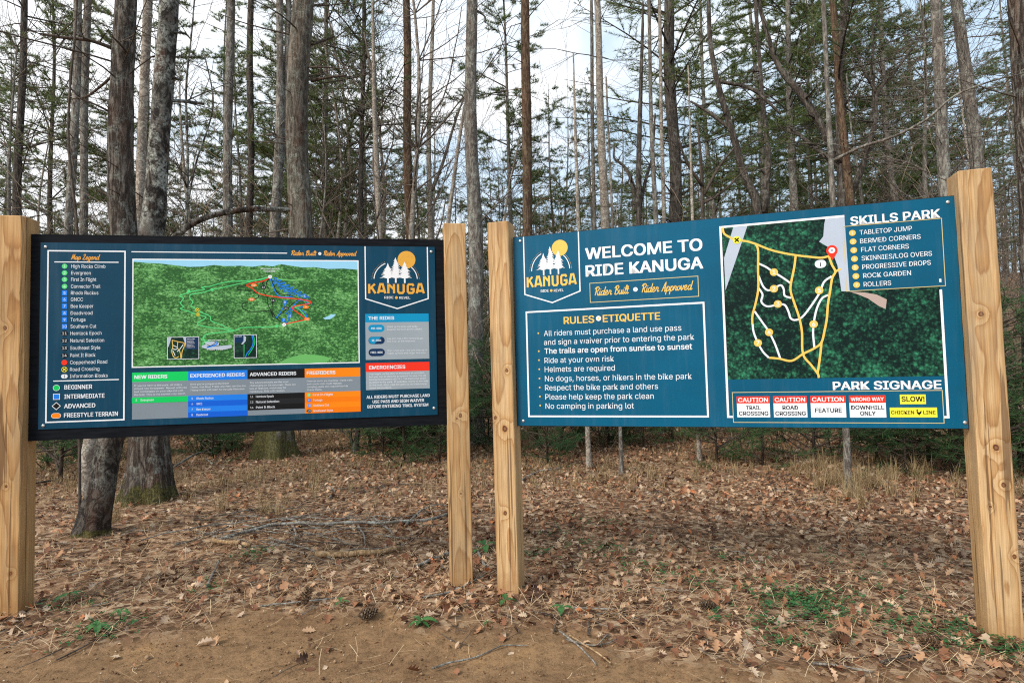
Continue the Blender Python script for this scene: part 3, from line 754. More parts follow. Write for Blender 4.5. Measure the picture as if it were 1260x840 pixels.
    for k, (t, a, b, v) in enumerate((('TABLETOP JUMP', 1.989, 2.237, 1.053), ('BERMED CORNERS', 1.989, 2.275, 1.005), ('FLAT CORNERS', 1.992, 2.218, .958), ('SKINNIES/LOG OVERS', 1.992, 2.322, .910),
            ('PROGRESSIVE DROPS', 1.993, 2.314, .862), ('ROCK GARDEN', 1.995, 2.221, .814), ('ROLLERS', 1.995, 2.126, .766))):
        s.text(t, a, b, v, .0255, LGREY, .008)
        u = 1.954 + k * .0012; vv = 1.0665 - k * .048
        s.disc(u, vv, .0165, GOLD, 18); s.text(str(k + 1), u, None, vv - .008, .016, LGREY, .005, 'c')
    s.rect(2.347, .767, 2.357, .785, LGREY)
    s.build('skills_list', pan)
    s = S(.0006); s.text('PARK SIGNAGE', 1.820, 2.331, .206, .045, WHITE, .035)
    s.rect(1.299, .0265, 2.332, .198, PM); s.frame(1.2995, .0265, 2.332, .198, .0035, PALEG)
    for (a, b, t, l1, l2) in ((1.3215, 1.496, 'CAUTION', 'TRAIL', 'CROSSING'), (1.515, 1.687, 'CAUTION', 'ROAD', 'CROSSING'), (1.705, 1.879, 'CAUTION', 'FEATURE', None), (1.896, 2.070, 'WRONG WAY', 'DOWNHILL', 'ONLY')):
        s.rect(a, .0555, b, .1345, LGREY); s.rect(a, .1345, b, .1745, RED)
        hh = .024 if t == 'CAUTION' else .020
        s.text(t, a + .008, b - .008, .1545 - hh / 2, hh, LGREY, .03)
        m_ = (a + b) / 2
        if l2:
            k = .118 if t == 'CAUTION' else .155
            w1 = {'TRAIL': .078, 'ROAD': .080, 'DOWNHILL': .158}[l1]; w2 = .156 if l2 == 'CROSSING' else .074
            s.text(l1, m_ - w1 / 2, m_ + w1 / 2, .0985, .0225, BLACK, .03); s.text(l2, m_ - w2 / 2, m_ + w2 / 2, .0665, .0225, BLACK, .03)
        else: s.text(l1, m_ - .066, m_ + .066, .083, .0235, BLACK, .03)
    s.rect(2.137, .1265, 2.2555, .1775, YEL); s.text('SLOW!', 2.144, 2.250, .140, .027, BLACK, .035)
    s.rect(2.087, .057, 2.3035, .1085, YEL); s.text('CHICKEN', 2.092, 2.199, .0735, .0185, BLACK, .03); s.text('LINE', 2.240, 2.296, .0735, .0185, BLACK, .03)
    ch = [(.2, .95), (.32, 1), (.38, .88), (.3, .62), (.5, .5), (.7, .55), (.95, .85), (1, .6), (.9, .35), (.72, .22), (.62, .18), (.6, 0), (.5, 0), (.5, .17), (.3, .22), (.16, .45), (.14, .75), (.04, .74)]
    s.poly([(2.207 + a * .026, .066 + b * .034) for a, b in ch], BLACK)
    s.build('signage_key', pan)
    return root
welcome_sign()

# ---- left sign: trail map
def trail_map_sign():
    root = tag(empty('trail_map_sign', (-2.8402, 3.4704, 0), .1696), 'black framed dark blue trail map board with legend list and green mountain map', 'sign')
    Z = 1.116
    post(root, -.201, -.0565, -.062, .084, 2.39, wood_mat('near_post_timber', (.05, .20), [(-.02, -.07, 1.72, .010), (.03, -.07, .30, .008), (.0, -.07, .8, .006)], (.95, .84, .70), 9.0), .0, wane=True, seed=5)
    post(root, 2.4285, 2.574, -.062, .082, 2.392, wood_mat('far_post_timber', (.0, .17), [(.012, -.07, 1.11, .011), (-.012, -.07, 1.09, .006), (.005, -.07, .60, .006)], (1, .95, .87), 13.0), .002, seed=6)
    bm_, n, b = new_mat('frame_black_paint')
    hn = noise(n, coords(n, (1, 1, 9)), 6, 5, .65); r = ramp(n, [(.3, (.004, .005, .007)), (.7, (.013, .014, .017))]); n.links.new(hn, r.inputs['Fac']); n.links.new(r.outputs['Color'], b.inputs['Base Color'])
    b.inputs['Roughness'].default_value = .6; b.inputs['Specular IOR Level'].default_value = .05; bump(n, b, hn, .3, .003)
    mb = MB(); mb.box(-.0545, 2.4265, 0, .04, 1.049, 2.293); mb.build('backing_board', bm_, root)
    PM = panel_mat('trail_map_panel_shaded_blue', (0, 60, 84), .32)  # darker than the welcome panel's blue: its weaker light is put into the colour
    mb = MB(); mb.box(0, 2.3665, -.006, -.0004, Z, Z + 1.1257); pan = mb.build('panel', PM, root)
    for u, v in ((.028, 1.098), (.028, .022), (2.343, 1.093), (2.343, .045)):
        o = screw(pan, u, v, Z, SCREW); o.location.y -= .006
    S = lambda up=0.0: Sheet(Z, .0066 + up)
    s = S(); s.frame(.0415, .041, .466, 1.075, .008, WHITE); s.line([(.076, 1.007), (.430, 1.007)], .006, WHITE); s.line([(.078, .286), (.437, .286)], .006, WHITE)
    s.strokes(SCRIPT, 'Map Legend', .166, .326, 1.023, .032, .0042, ink('amber', (226, 160, 70)), .22)
    names = ['High Rocks Climb', 'Evergreen', 'First In Flight', 'Connector Trail', 'Rhodo Ruckus', 'GNCC', 'Bee Keeper', 'Deadwood', 'Tortuga', 'Southern Cut', 'Hemlock Epoch', 'Natural Selection', 'Southeast Style', 'Paint It Black', 'Copperhead Road', 'Road Crossing', 'Information Kiosks']
    ur = [.357, .276, .307, .330, .319, .235, .292, .288, .249, .310, .339, .354, .333, .307, .372, .329, .375]
    vs = [.981, .940, .900, .858, .818, .778, .737, .695, .655, .614, .572, .528, .483, .439, .396, .354, .313]
    for k, (t, b, v) in enumerate(zip(names, ur, vs)):
        u = .132 + .0004 * k
        s.text(t, .168, b, v - .0105, .0215, LGREY, .006)
        if k < 4: s.disc(u, v, .0155, LGREEN, 16)
        elif k < 10: s.rect(u - .0145, v - .0155, u + .0145, v + .0155, BLUE)
        elif k < 14: s.poly([(u - .021, v), (u - .008, v + .015), (u + .008, v + .015), (u + .021, v), (u + .008, v - .015), (u - .008, v - .015)], BLACK)
        elif k == 14: s.disc(u, v, .0165, RED, 16)
        elif k == 15:
            s.disc(u, v, .0165, YEL, 16); s.disc(u, v, .0135, BLACK, 16); s.line([(u - .009, v - .009), (u + .009, v + .009)], .0045, YEL); s.line([(u - .009, v + .009), (u + .009, v - .009)], .0045, YEL)
        else: s.pill(u - .018, v - .0125, u + .018, v + .0125, LGREY); s.text('i', u, None, v - .009, .018, BLACK, .03, 'c')
        if k < 14: s.text(str(k + 1), u, None, v - .008, .016, LGREY, .004, 'c')
    s.disc(.096, .245, .0185, WHITE, 18); s.disc(.096, .245, .0165, GREEN, 18)
    s.rect(.079, .174, .116, .210, WHITE); s.rect(.082, .177, .113, .207, BLUE)
    s.poly([(.0725, .136), (.097, .160), (.1215, .136), (.097, .112)], WHITE); s.poly([(.077, .136), (.097, .1555), (.117, .136), (.097, .1165)], BLACK)
    s.pill(.0705, .063, .123, .094, WHITE); s.pill(.0725, .065, .121, .092, ORANGE)
    for t, b, v in (('BEGINNER', .291, .234), ('INTERMEDIATE', .359, .178), ('ADVANCED', .309, .121), ('FREESTYLE TERRAIN', .434, .066)): s.text(t, .139, b, v, .026, LGREY, .03)
    s.build('map_legend', pan)
    s = S(); s.line([(.502, 1.0735), (1.420, 1.0735)], .006, WHITE)
    AM = ink('amber', (226, 160, 70))
    s.strokes(SCRIPT, 'Rider Built', 1.446, 1.602, 1.061, .030, .0046, AM, .22); s.strokes(SCRIPT, 'Rider Approved', 1.648, 1.856, 1.061, .030, .0046, AM, .22)
    s.disc(1.623, 1.072, .010, WHITE, 16); s.disc(1.623, 1.072, .004, AM, 8)
    s.build('motto_lettering', pan)
    # ---- mountain view
    H = ((1.05021323e-03, -1.37522465e-06, 4.75409689e-01), (-3.89536821e-05, -1.17510274e-03, 1.07255861), (-4.82091258e-05, 6.08673325e-06, 1.0))
    def g(x, y):
        d = H[2][0] * x + H[2][1] * y + 1
        return ((H[0][0] * x + H[0][1] * y + H[0][2]) / d, (H[1][0] * x + H[1][1] * y + H[1][2]) / d)
    s = S()
    T = aerial_mat('map_woodland', (.025, .10, .025), (.105, .31, .085), (.27, .54, .22), 50, 1.8)
    s.rect(.5135, .361, 1.8615, 1.0245, SKYB)
    ridge = [(30, 52), (100, 58), (180, 62), (260, 72), (330, 80), (400, 78), (460, 70), (520, 76), (600, 74), (660, 80), (720, 72), (770, 78), (810, 66), (860, 74), (930, 84), (985, 82), (1060, 92), (1140, 90), (1222, 96)]
    s.poly([(.5135, .361), (1.8615, .361)] + [(min(max(g(x, y)[0], .5135), 1.8615), g(x, y)[1]) for x, y in ridge[::-1]], T)
    s.frame(.511, .3585, 1.864, 1.027, .007, WHITE)
    FLD = ink('meadow_green', (104, 176, 96))
    s.poly([g(*p) for p in ((800, 585), (850, 560), (930, 540), (1010, 545), (1080, 560), (1050, 582), (930, 590))], FLD)
    s.poly([g(*p) for p in ((770, 138), (850, 146), (930, 150), (880, 156), (800, 150))], FLD)
    s.poly([g(*p) for p in ((1033, 350), (1060, 342), (1075, 332), (1103, 330), (1090, 345), (1070, 357), (1045, 358))], SKYB)
    s.build('mountain_picture', pan)
    s = S(.0004)
    def tr(mat, wd, *p, wob=0):
        q = [g(*a) for a in p]
        s.line(q, wd, mat, smooth=5)
    zig = lambda x0, y0, x1, y1, n, a: [(x0 + (x1 - x0) * k / n + (a if k % 2 else -a) * (0 < k < n), y0 + (y1 - y0) * k / n - (a * .7 if k % 2 else -a * .7) * (0 < k < n)) for k in range(n + 1)]
    tr(LGREEN, .0055, (755,133),(690,150),(600,155),(540,158),(480,170),(440,182),(395,188),(410,198),(350,208),(330,215),(280,232),(300,245),(285,270),(300,290),(285,300),(330,315),(370,330),(420,345),(375,378),(420,395),(500,405),(560,418))
    tr(LGREEN, .0055, (755,133),(700,146),(640,160),(580,172),(500,190),(450,200),(400,215),(340,225),(335,245),(350,265),(340,285),(374,305),(400,322),(440,340),(448,365),(500,385),(540,405),(570,415))
    tr(LGREEN, .0055, (400,490),(415,470),(405,450),(430,432),(500,425),(570,415),(610,400),(700,398),(790,393),(830,385),(880,378),(945,365))
    tr(LGREEN, .005, (400,478),(440,470),(395,462),(420,445))
    tr(BLACK, .0045, (755,135),(715,165),(730,185),(722,210),(740,240),(745,280),(760,310),(770,340),(800,360),(830,385))
    tr(BLACK, .0045, (755,135),(735,170),(750,200),(742,215)); tr(BLACK, .0045, (770,345),(765,300),(770,260))
    tr(BLACK, .0045, (640,180),(590,185),(585,200),(640,205),(680,215),(695,240),(660,250)); tr(BLACK, .0045, (640,265),(610,275),(615,300),(660,318),(720,312),(770,320),(780,340),(830,385))
    tr(BLACK, .0045, (757,135),(775,180),(800,220),(870,235),(905,250),(880,270),(840,305),(785,350))
    tr(BLUE, .006, (755,135),(765,170),(785,215),(810,238),(860,240))
    for q in (zig(770,140,905,235,14,9), zig(765,150,880,240,13,8), zig(790,150,960,250,16,9), zig(900,235,975,285,6,8), zig(905,255,840,330,7,7), zig(890,262,840,385,9,6)): tr(BLUE, .0042, *q)
    tr(BLUE, .0055, (833,270),(825,295),(800,335),(785,350)); tr(BLUE, .005, (945,285),(905,300),(930,315),(945,330),(948,350))
    tr(LGREEN, .005, (965,275),(890,292),(910,305),(945,345))
    tr(RED, .0062, (755,135),(720,155),(660,165),(632,178),(660,192),(690,218),(740,232),(810,242),(900,250),(965,262),(960,275),(900,285),(872,298),(905,325),(940,355),(900,368),(830,383))
    for p in ((328,208),(450,200),(790,393)): s.disc(*g(*p), .010, LGREEN, 12)
    for p in ((374,306),(377,330)):
        s.disc(*g(*p), .0115, YEL, 12); s.disc(*g(*p), .0092, BLACK, 12); u, v = g(*p); s.line([(u - .006, v - .006), (u + .006, v + .006)], .003, YEL); s.line([(u - .006, v + .006), (u + .006, v - .006)], .003, YEL)
    for t, p in (('12',(670,177)),('10',(658,252)),('9',(944,293)),('13',(950,356))):
        u, v = g(*p); s.pill(u - .018, v - .0095, u + .018, v + .0095, ORANGE); s.text(t, u, None, v - .006, .012, LGREY, .004, 'c')
    for t, p in (('5',(937,236)),('8',(833,267)),('7',(828,361)),('6',(862,338))):
        u, v = g(*p); s.rect(u - .011, v - .011, u + .011, v + .011, BLUE); s.text(t, u, None, v - .007, .014, LGREY, .004, 'c')
    for t, p in (('12',(720,188)),('14',(770,257)),('11',(840,298))):
        u, v = g(*p); s.poly([(u - .017, v), (u - .006, v + .011), (u + .006, v + .011), (u + .017, v), (u + .006, v - .011), (u - .006, v - .011)], BLACK); s.text(t, u, None, v - .006, .012, LGREY, .003, 'c')
    for p in ((755,133),(830,385)): s.disc(*g(*p), .0115, WHITE, 14); s.disc(*g(*p), .004, GREY, 8)
    u, v = g(755, 98); s.text('WOLF MOUNTAIN', u, None, v + .003, .010, LGREY, .02, 'c'); s.text('OVERLOOK', u, None, v - .012, .009, LGREY, .02, 'c')
    s.build('trail_overlay', pan)
    # inset maps
    A2 = aerial_mat('inset_woodland', (.004, .02, .014), (.010, .045, .027), (.03, .11, .05), 40)
    s = S(.003)
    s.rect(.709, .402, .893, .541, LGREY); s.rect(.712, .405, .890, .538, A2); s.rect(.818, .463, .889, .537, NAVY)
    s.poly([(.713, .537), (.733, .537), (.717, .480), (.713, .480)], ROADG); s.poly([(.800, .537), (.818, .537), (.818, .47), (.812, .50)], ROADG)
    for q in (((.737,.522),(.741,.48),(.735,.455),(.745,.42),(.76,.412),(.775,.42)), ((.737,.522),(.77,.512),(.807,.502),(.806,.48),(.795,.45),(.79,.408)), ((.77,.512),(.768,.475),(.783,.445),(.788,.408))): s.line(q, .0042, GOLD, smooth=4)
    for q in (((.742,.49),(.765,.478)), ((.74,.47),(.755,.462),(.768,.47)), ((.765,.45),(.78,.462),(.802,.495)), ((.741,.458),(.755,.425))): s.line(q, .004, LGREY)
    s.text('SKILLS PARK', .823, .868, .525, .006, LGREY, .02)
    for k in range(6): s.text('NUMBERED FEATURE'[:10 + k], .823, .862 + .003 * (k % 3), .515 - .0085 * k, .0045, LGREY, .01)
    s.rect(1.097, .402, 1.233, .550, LGREY); s.rect(1.100, .405, 1.230, .547, A2); s.rect(1.101, .500, 1.152, .546, NAVY); s.text('JUMP LINES', 1.104, 1.145, .536, .006, LGREY, .02)
    s.poly([(1.155, .545), (1.170, .535), (1.168, .51), (1.150, .488), (1.140, .49), (1.155, .51)], ROADG)
    s.line([(1.205, .546), (1.213, .50), (1.198, .46), (1.175, .43), (1.165, .406)], .006, BLUE, smooth=4); s.line([(1.213, .546), (1.222, .50), (1.205, .455), (1.182, .42)], .004, GREEN, smooth=4); s.line([(1.158, .49), (1.157, .41)], .003, LGREEN)
    u, v = g(430, 500)
    s.poly([g(*p) for p in ((398, 495), (420, 486), (445, 500), (555, 490), (557, 505), (520, 515), (430, 512), (402, 505))], ROADG)
    s.poly([g(*p) for p in ((412, 475), (460, 472), (490, 478), (488, 492), (455, 498), (420, 485))], ROADG)
    s.line([g(425, 503), g(455, 496), g(478, 486), g(478, 472)], .008, BLUE, smooth=4); s.line([g(428, 500), g(452, 492), g(470, 480), g(465, 471)], .004, BLACK, smooth=4)
    s.text('PARKING LOT', g(432, 468)[0], g(532, 466)[0], g(432, 469)[1], .007, LGREY, .02); s.text('START HERE', g(425, 516)[0], g(512, 516)[0], g(425, 518)[1], .007, LGREY, .02)
    s.build('inset_maps', pan)
    # rider table
    s = S()
    BG = ink('table_grey', (124, 134, 142))
    cols = [(.510, .829, GREEN), (.829, 1.1765, BLUE), (1.1765, 1.523, BLACK), (1.523, 1.870, ORANGE)]
    s.rect(.511, .039, 1.870, .268, BG)
    for a, b, c in cols: s.rect(a, .268, b, .326, c)
    s.text('NEW RIDERS', .523, .709, .287, .022, LGREY, .035); s.text('EXPERIENCED RIDERS', .841, 1.160, .287, .022, LGREY, .035); s.text('ADVANCED RIDERS', 1.190, 1.471, .287, .022, LGREY, .035); s.text('FREERIDERS', 1.536, 1.714, .287, .022, LGREY, .035)
    para = {.523: ['If you\u2019re new to the park, all riders', 'should ride \u2018Evergreen\u2019. Repeat until you', 'feel comfortable on your bike and with', 'the trail. This is the easiest way down.'],
            .841: ['Once you\u2019ve conquered the Green', 'Trails, the Blue Trails are next on the list.', 'These trails will start to include features.'],
            1.190: ['The advanced trails are the most', 'challenging on the mountain. There are', 'lots of features, which may be', 'mandatory. Ride with caution.'],
            1.536: ['Freeride trails are machine-made trails', 'and contain man-made features.', 'Jumping skills are required to ride', 'these trails.']}
    for u, ls in para.items():
        for k, t in enumerate(ls): s.text(t, u, u + .0073 * len(t), .240 - .0185 * k, .0105, LGREY, .006)
    s.rect(.510, .138, .829, .173, GREEN)
    for k, c in enumerate((BLUE, DBLUE, BLUE, DBLUE)): s.rect(.829, .140 - .034 * k - (0 if k < 3 else 0), 1.1765, .174 - .034 * k, c)
    D2 = ink('soft_black', (30, 31, 33)); O2 = ink('deep_orange', (236, 118, 6))
    for k, c in enumerate((BLACK, D2, BLACK)): s.rect(1.1765, .140 - .034 * k, 1.523, .174 - .034 * k, c)
    for k, c in enumerate((ORANGE, O2, ORANGE, O2)): s.rect(1.523, .140 - .0335 * k, 1.870, .1735 - .0335 * k, c)
    for u, rows in ((.523, ['2 Evergreen']), (.841, ['5 Rhodo Ruckus', '6 GNCC', '7 Bee Keeper', '8 Deadwood']), (1.190, ['11 Hemlock Epoch', '12 Natural Selection', '14 Paint It Black']), (1.536, ['3 First In Flight', '9 Tortuga', '10 Southern Cut', '13 Southeast Style'])):
        for k, t in enumerate(rows):
            num, nm = t.split(' ', 1); v = .150 - .034 * k
            if u == 1.536:
                if k == 0: s.disc(u + .012, v + .007, .011, LGREEN, 12)
                elif k < 3: s.rect(u + .002, v - .003, u + .022, v + .017, BLUE)
                else: s.poly([(u - .004, v + .007), (u + .005, v + .018), (u + .019, v + .018), (u + .028, v + .007), (u + .019, v - .004), (u + .005, v - .004)], BLACK)
            s.text(num, u + .012, None, v + .001, .012, LGREY, .004, 'c'); s.text(nm, u + .037, u + .037 + .0082 * len(nm), v, .0135, LGREY, .014)
    s.build('rider_table', pan)
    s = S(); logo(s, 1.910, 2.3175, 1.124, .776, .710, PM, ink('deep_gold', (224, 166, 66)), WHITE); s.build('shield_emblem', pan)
    s = S(); s.rect(1.906, .374, 2.3185, .620, GREY); s.rect(1.906, .620, 2.3185, .676, CYAN); s.text('THE RIDES', 1.926, 2.092, .637, .022, LGREY, .035)
    for v, t, c, l1, l2 in ((.580, 'PRE-RIDE', CYAN, 'Wake up the brain and body.', 'Inspect the trail at low speed.'), (.501, 'RE-RIDE', NAVY, 'Lap the trail a few times to get', 'the flow of the features.'), (.422, 'FREE-RIDE', NAVY, 'Start small and work your way up to', 'faster speeds and larger features.')):
        s.pill(1.924, v - .0245, 2.029, v + .0245, c)
        if t == 'RE-RIDE': s.poly([(1.946, v - .0225), (1.962, v - .0225), (2.008, v + .0235), (1.946, v + .0235), (1.930, v + .015), (1.925, v), (1.930, v - .013)], CYAN)
        s.text(t, 1.9765 - .0042 * len(t) * 1.02, 1.9765 + .0042 * len(t) * 1.02, v - .0065, .013, LGREY, .03)
        s.text(l1, 2.045, 2.045 + .0074 * len(l1), v + .005, .0105, LGREY, .006); s.text(l2, 2.045, 2.045 + .0074 * len(l2), v - .013, .0105, LGREY, .006)
    s.build('rides_box', pan)
    s = S(); s.rect(1.905, .177, 2.318, .2945, GREY); s.rect(1.905, .2945, 2.318, .353, RED); s.text('EMERGENCIES', 1.926, 2.160, .312, .023, LGREY, .035)
    for k, t in enumerate(('You might not be able to anticipate an accident,', 'but you can at least be prepared for one. For all', 'emergencies please call 911. Tell them your exact', 'location in the park. If possible, move to the side', 'of the trail. Also, call the park to let them know', 'about the incident.')):
        s.text(t, 1.926, min(2.310, 1.926 + .0075 * len(t)), .276 - .0182 * k, .0105, LGREY, .006)
    for k, (t, a, b) in enumerate((('ALL RIDERS MUST PURCHASE LAND', 1.908, 2.317), ('USE PASS AND SIGN WAIVER', 1.946, 2.279), ('BEFORE ENTERING TRAIL SYSTEM', 1.913, 2.306))): s.text(t, a, b, .121 - .031 * k, .0195, LGREY, .03)
    s.build('emergency_box', pan)
    return root
trail_map_sign()
bpy.data.objects.remove(_to)

# ------------------------------------------------------------------ trees
def blades(P, D, length, width, n, spread, rs, flatten=1.0):
    """needle tufts: n thin triangles from each point P around direction D"""
    P = np.repeat(np.asarray(P, float), n, 0); D = np.repeat(np.asarray(D, float), n, 0)
    k = len(P)
    d = D + rs.normal(0, spread, (k, 3)) * np.array([1, 1, flatten]); d /= np.linalg.norm(d, axis=1)[:, None] + 1e-9
    s = np.cross(d, rs.normal(0, 1, (k, 3))); s /= np.linalg.norm(s, axis=1)[:, None] + 1e-9
    ln = length * rs.uniform(.6, 1.25, (k, 1)); wd = width * rs.uniform(.7, 1.3, (k, 1))
    V = np.empty((k, 3, 3)); V[:, 0] = P - s * wd / 2; V[:, 1] = P + s * wd / 2; V[:, 2] = P + d * ln
    return V.reshape(-1, 3), np.arange(3 * k).reshape(-1, 3)

def pine_boughs(mb, tufts, x0, z0, z1, Lmax, seed, whorl=.5, per=5, sparse=0.0, droop=.12, trunk=lambda z: (0, 0)):
    """whorled boughs between heights z0 and z1; wood goes to mb, tuft points and directions to the list"""
    rg = random.Random(seed); z = z0
    while z < z1:
        f = (z - z0) / max(.01, z1 - z0)
        Lb = Lmax * (1 - f) ** .75 * min(1, .55 + f * 2.5) + .25; tier = rg.uniform(.7, 1.15)
        for k in range(per):
            if rg.random() < .15 + sparse: continue
            a = rg.uniform(0, 6.283); ln = Lb * tier * rg.uniform(.4, 1.15); zz = z + rg.uniform(-.3, .3)
            ox, oy = trunk(zz); up = rg.uniform(-.15, .75)
            pts = []
            bend = rg.uniform(-.5, .5)
            for q in range(5):
                t = q / 4; aa = a + bend * t * .5
                pts.append((ox + math.cos(aa) * ln * t, oy + math.sin(aa) * ln * t, zz + ln * (up * t - droop * t * t + .10 * t ** 3)))
            r0 = .008 + .007 * ln
            mb.tube(pts, [r0, r0 * .8, r0 * .6, r0 * .4, r0 * .2], 4, 0, cap=False)
            nsub = int(3 + ln * 3.2)
            for q in range(nsub):
                t = .28 + .72 * (q + rg.random()) / nsub
                i = min(3, int(t * 4)); u = t * 4 - i
                b = [pts[i][c] * (1 - u) + pts[i + 1][c] * u for c in range(3)]
                sa = a + rg.choice((-1, 1)) * rg.uniform(.5, 1.1); sl = (.18 + .32 * (1 - t) * ln) * rg.uniform(.6, 1.2)
                dx, dy, dz = math.cos(sa), math.sin(sa), rg.uniform(-.2, .55)
                e = (b[0] + dx * sl, b[1] + dy * sl, b[2] + dz * sl)
                mb.tube([b, e], [r0 * .35, r0 * .12], 3, 0, cap=False)
                nt_ = max(2, int(sl / .07))
                for w_ in range(nt_):
                    tt = (w_ + 1) / nt_
                    tufts.append(((b[0] + dx * sl * tt, b[1] + dy * sl * tt, b[2] + dz * sl * tt), (dx, dy, dz + .25)))
            tufts.append((pts[-1], (math.cos(a), math.sin(a), .3)))
        z += whorl * rg.uniform(.75, 1.3)

def make_crown(root, mb, tufts, seed, nb=7, ln=.14, wd=.011, spread=.65, mat='needles', wood='bark_dark'):
    rs = np.random.default_rng(seed)
    P = np.array([t[0] for t in tufts]); D = np.array([t[1] for t in tufts])
    V, F = blades(P, D, ln, wd, nb, spread, rs, .95)
    if len(mb.F):
        WV = np.array(mb.V); nw = len(WV)
        WF = [f for f in mb.F]
        T = []
        for f in WF:
            for q in range(1, len(f) - 1): T.append((f[0], f[q], f[q + 1]))
        V = np.vstack([WV, V]); F = np.vstack([np.array(T), F + nw]); mi = np.r_[np.ones(len(T), int), np.zeros(len(F) - len(T), int)]
    else: mi = np.zeros(len(F), int)
    return mesh_np('crown', V, F, [M[mat], M[wood]], root, mi)

def bare_branch(mb, p, d, ln, r, depth, rg, gnarl=.25, up=.12, minr=.0022, nchild=(2, 4), sides=5):
    p = Vector(p); d = Vector(d).normalized()
    nseg = max(3, min(7, int(ln / .22))); pts = [p.copy()]; rr = [r]; dirs = [d.copy()]
    for i in range(nseg):
        d = (d + Vector((rg.gauss(0, gnarl), rg.gauss(0, gnarl), rg.gauss(0, gnarl * .7) + up)) * .5).normalized()
        p = p + d * (ln / nseg); pts.append(p.copy()); dirs.append(d.copy()); rr.append(max(minr, r * (1 - .62 * (i + 1) / nseg)))
    mb.tube(pts, rr, sides if r > .01 else 3, 0, cap=False)
    if depth <= 0: return
    for _ in range(rg.randint(*nchild)):
        i = rg.randint(1, nseg)
        a = Vector((rg.gauss(0, 1), rg.gauss(0, 1), rg.gauss(0, .7))); a = (a - dirs[i] * a.dot(dirs[i]))
        if a.length < .05: continue
        nd_ = (dirs[i] + a.normalized() * rg.uniform(.55, 1.1)).normalized()
        bare_branch(mb, pts[i], nd_, ln * rg.uniform(.4, .72), rr[i] * rg.uniform(.45, .75), depth - 1, rg, gnarl, up, minr, nchild, sides)

def trunk_line(d, pts, H, base=None):
    """pixel polyline (px, py, width px) at distance d, bottom to top -> 3D points and radii from the ground to height H"""
    cw = lambda px: 1 / math.sqrt(1 + ((px - 630) / FPX) ** 2)        # a round trunk looks wider towards the frame's edge
    P = [(at(px, py, d), wpx * d / FPX / 2 * cw(px)) for px, py, wpx in pts]
    if base is not None:
        b = on_ground(*base[:2]); P[0:0] = []
        k = b.y
        P = [(at(px, py, k), wpx * k / FPX / 2 * cw(px)) for px, py, wpx in pts]
        P.insert(0, (b, base[2] * k / FPX / 2 * cw(base[0]))); d = k
    else:
        (a, ra), (b2, rb) = P[0], P[1]
        sl = (b2 - a) / max(.1, (b2.z - a.z)); sl = Vector((sl.x * .6, 0, 1))
        z = gzf(a.x, d); q = a + sl * (z - a.z); q.z = gzf(q.x, d)
        P.insert(0, (q, ra * 1.12))
    top, rt = P[-1]; prev = P[-2][0]
    if top.z < H:
        sl = (top - prev) / max(.1, top.z - prev.z); sl = Vector((sl.x * .5, 0, 1))
        for f in (.35, .7, 1.0):
            hh = (H - top.z) * f; P.append((top + sl * hh, max(.012, rt * (1 - .8 * f))))
    return P

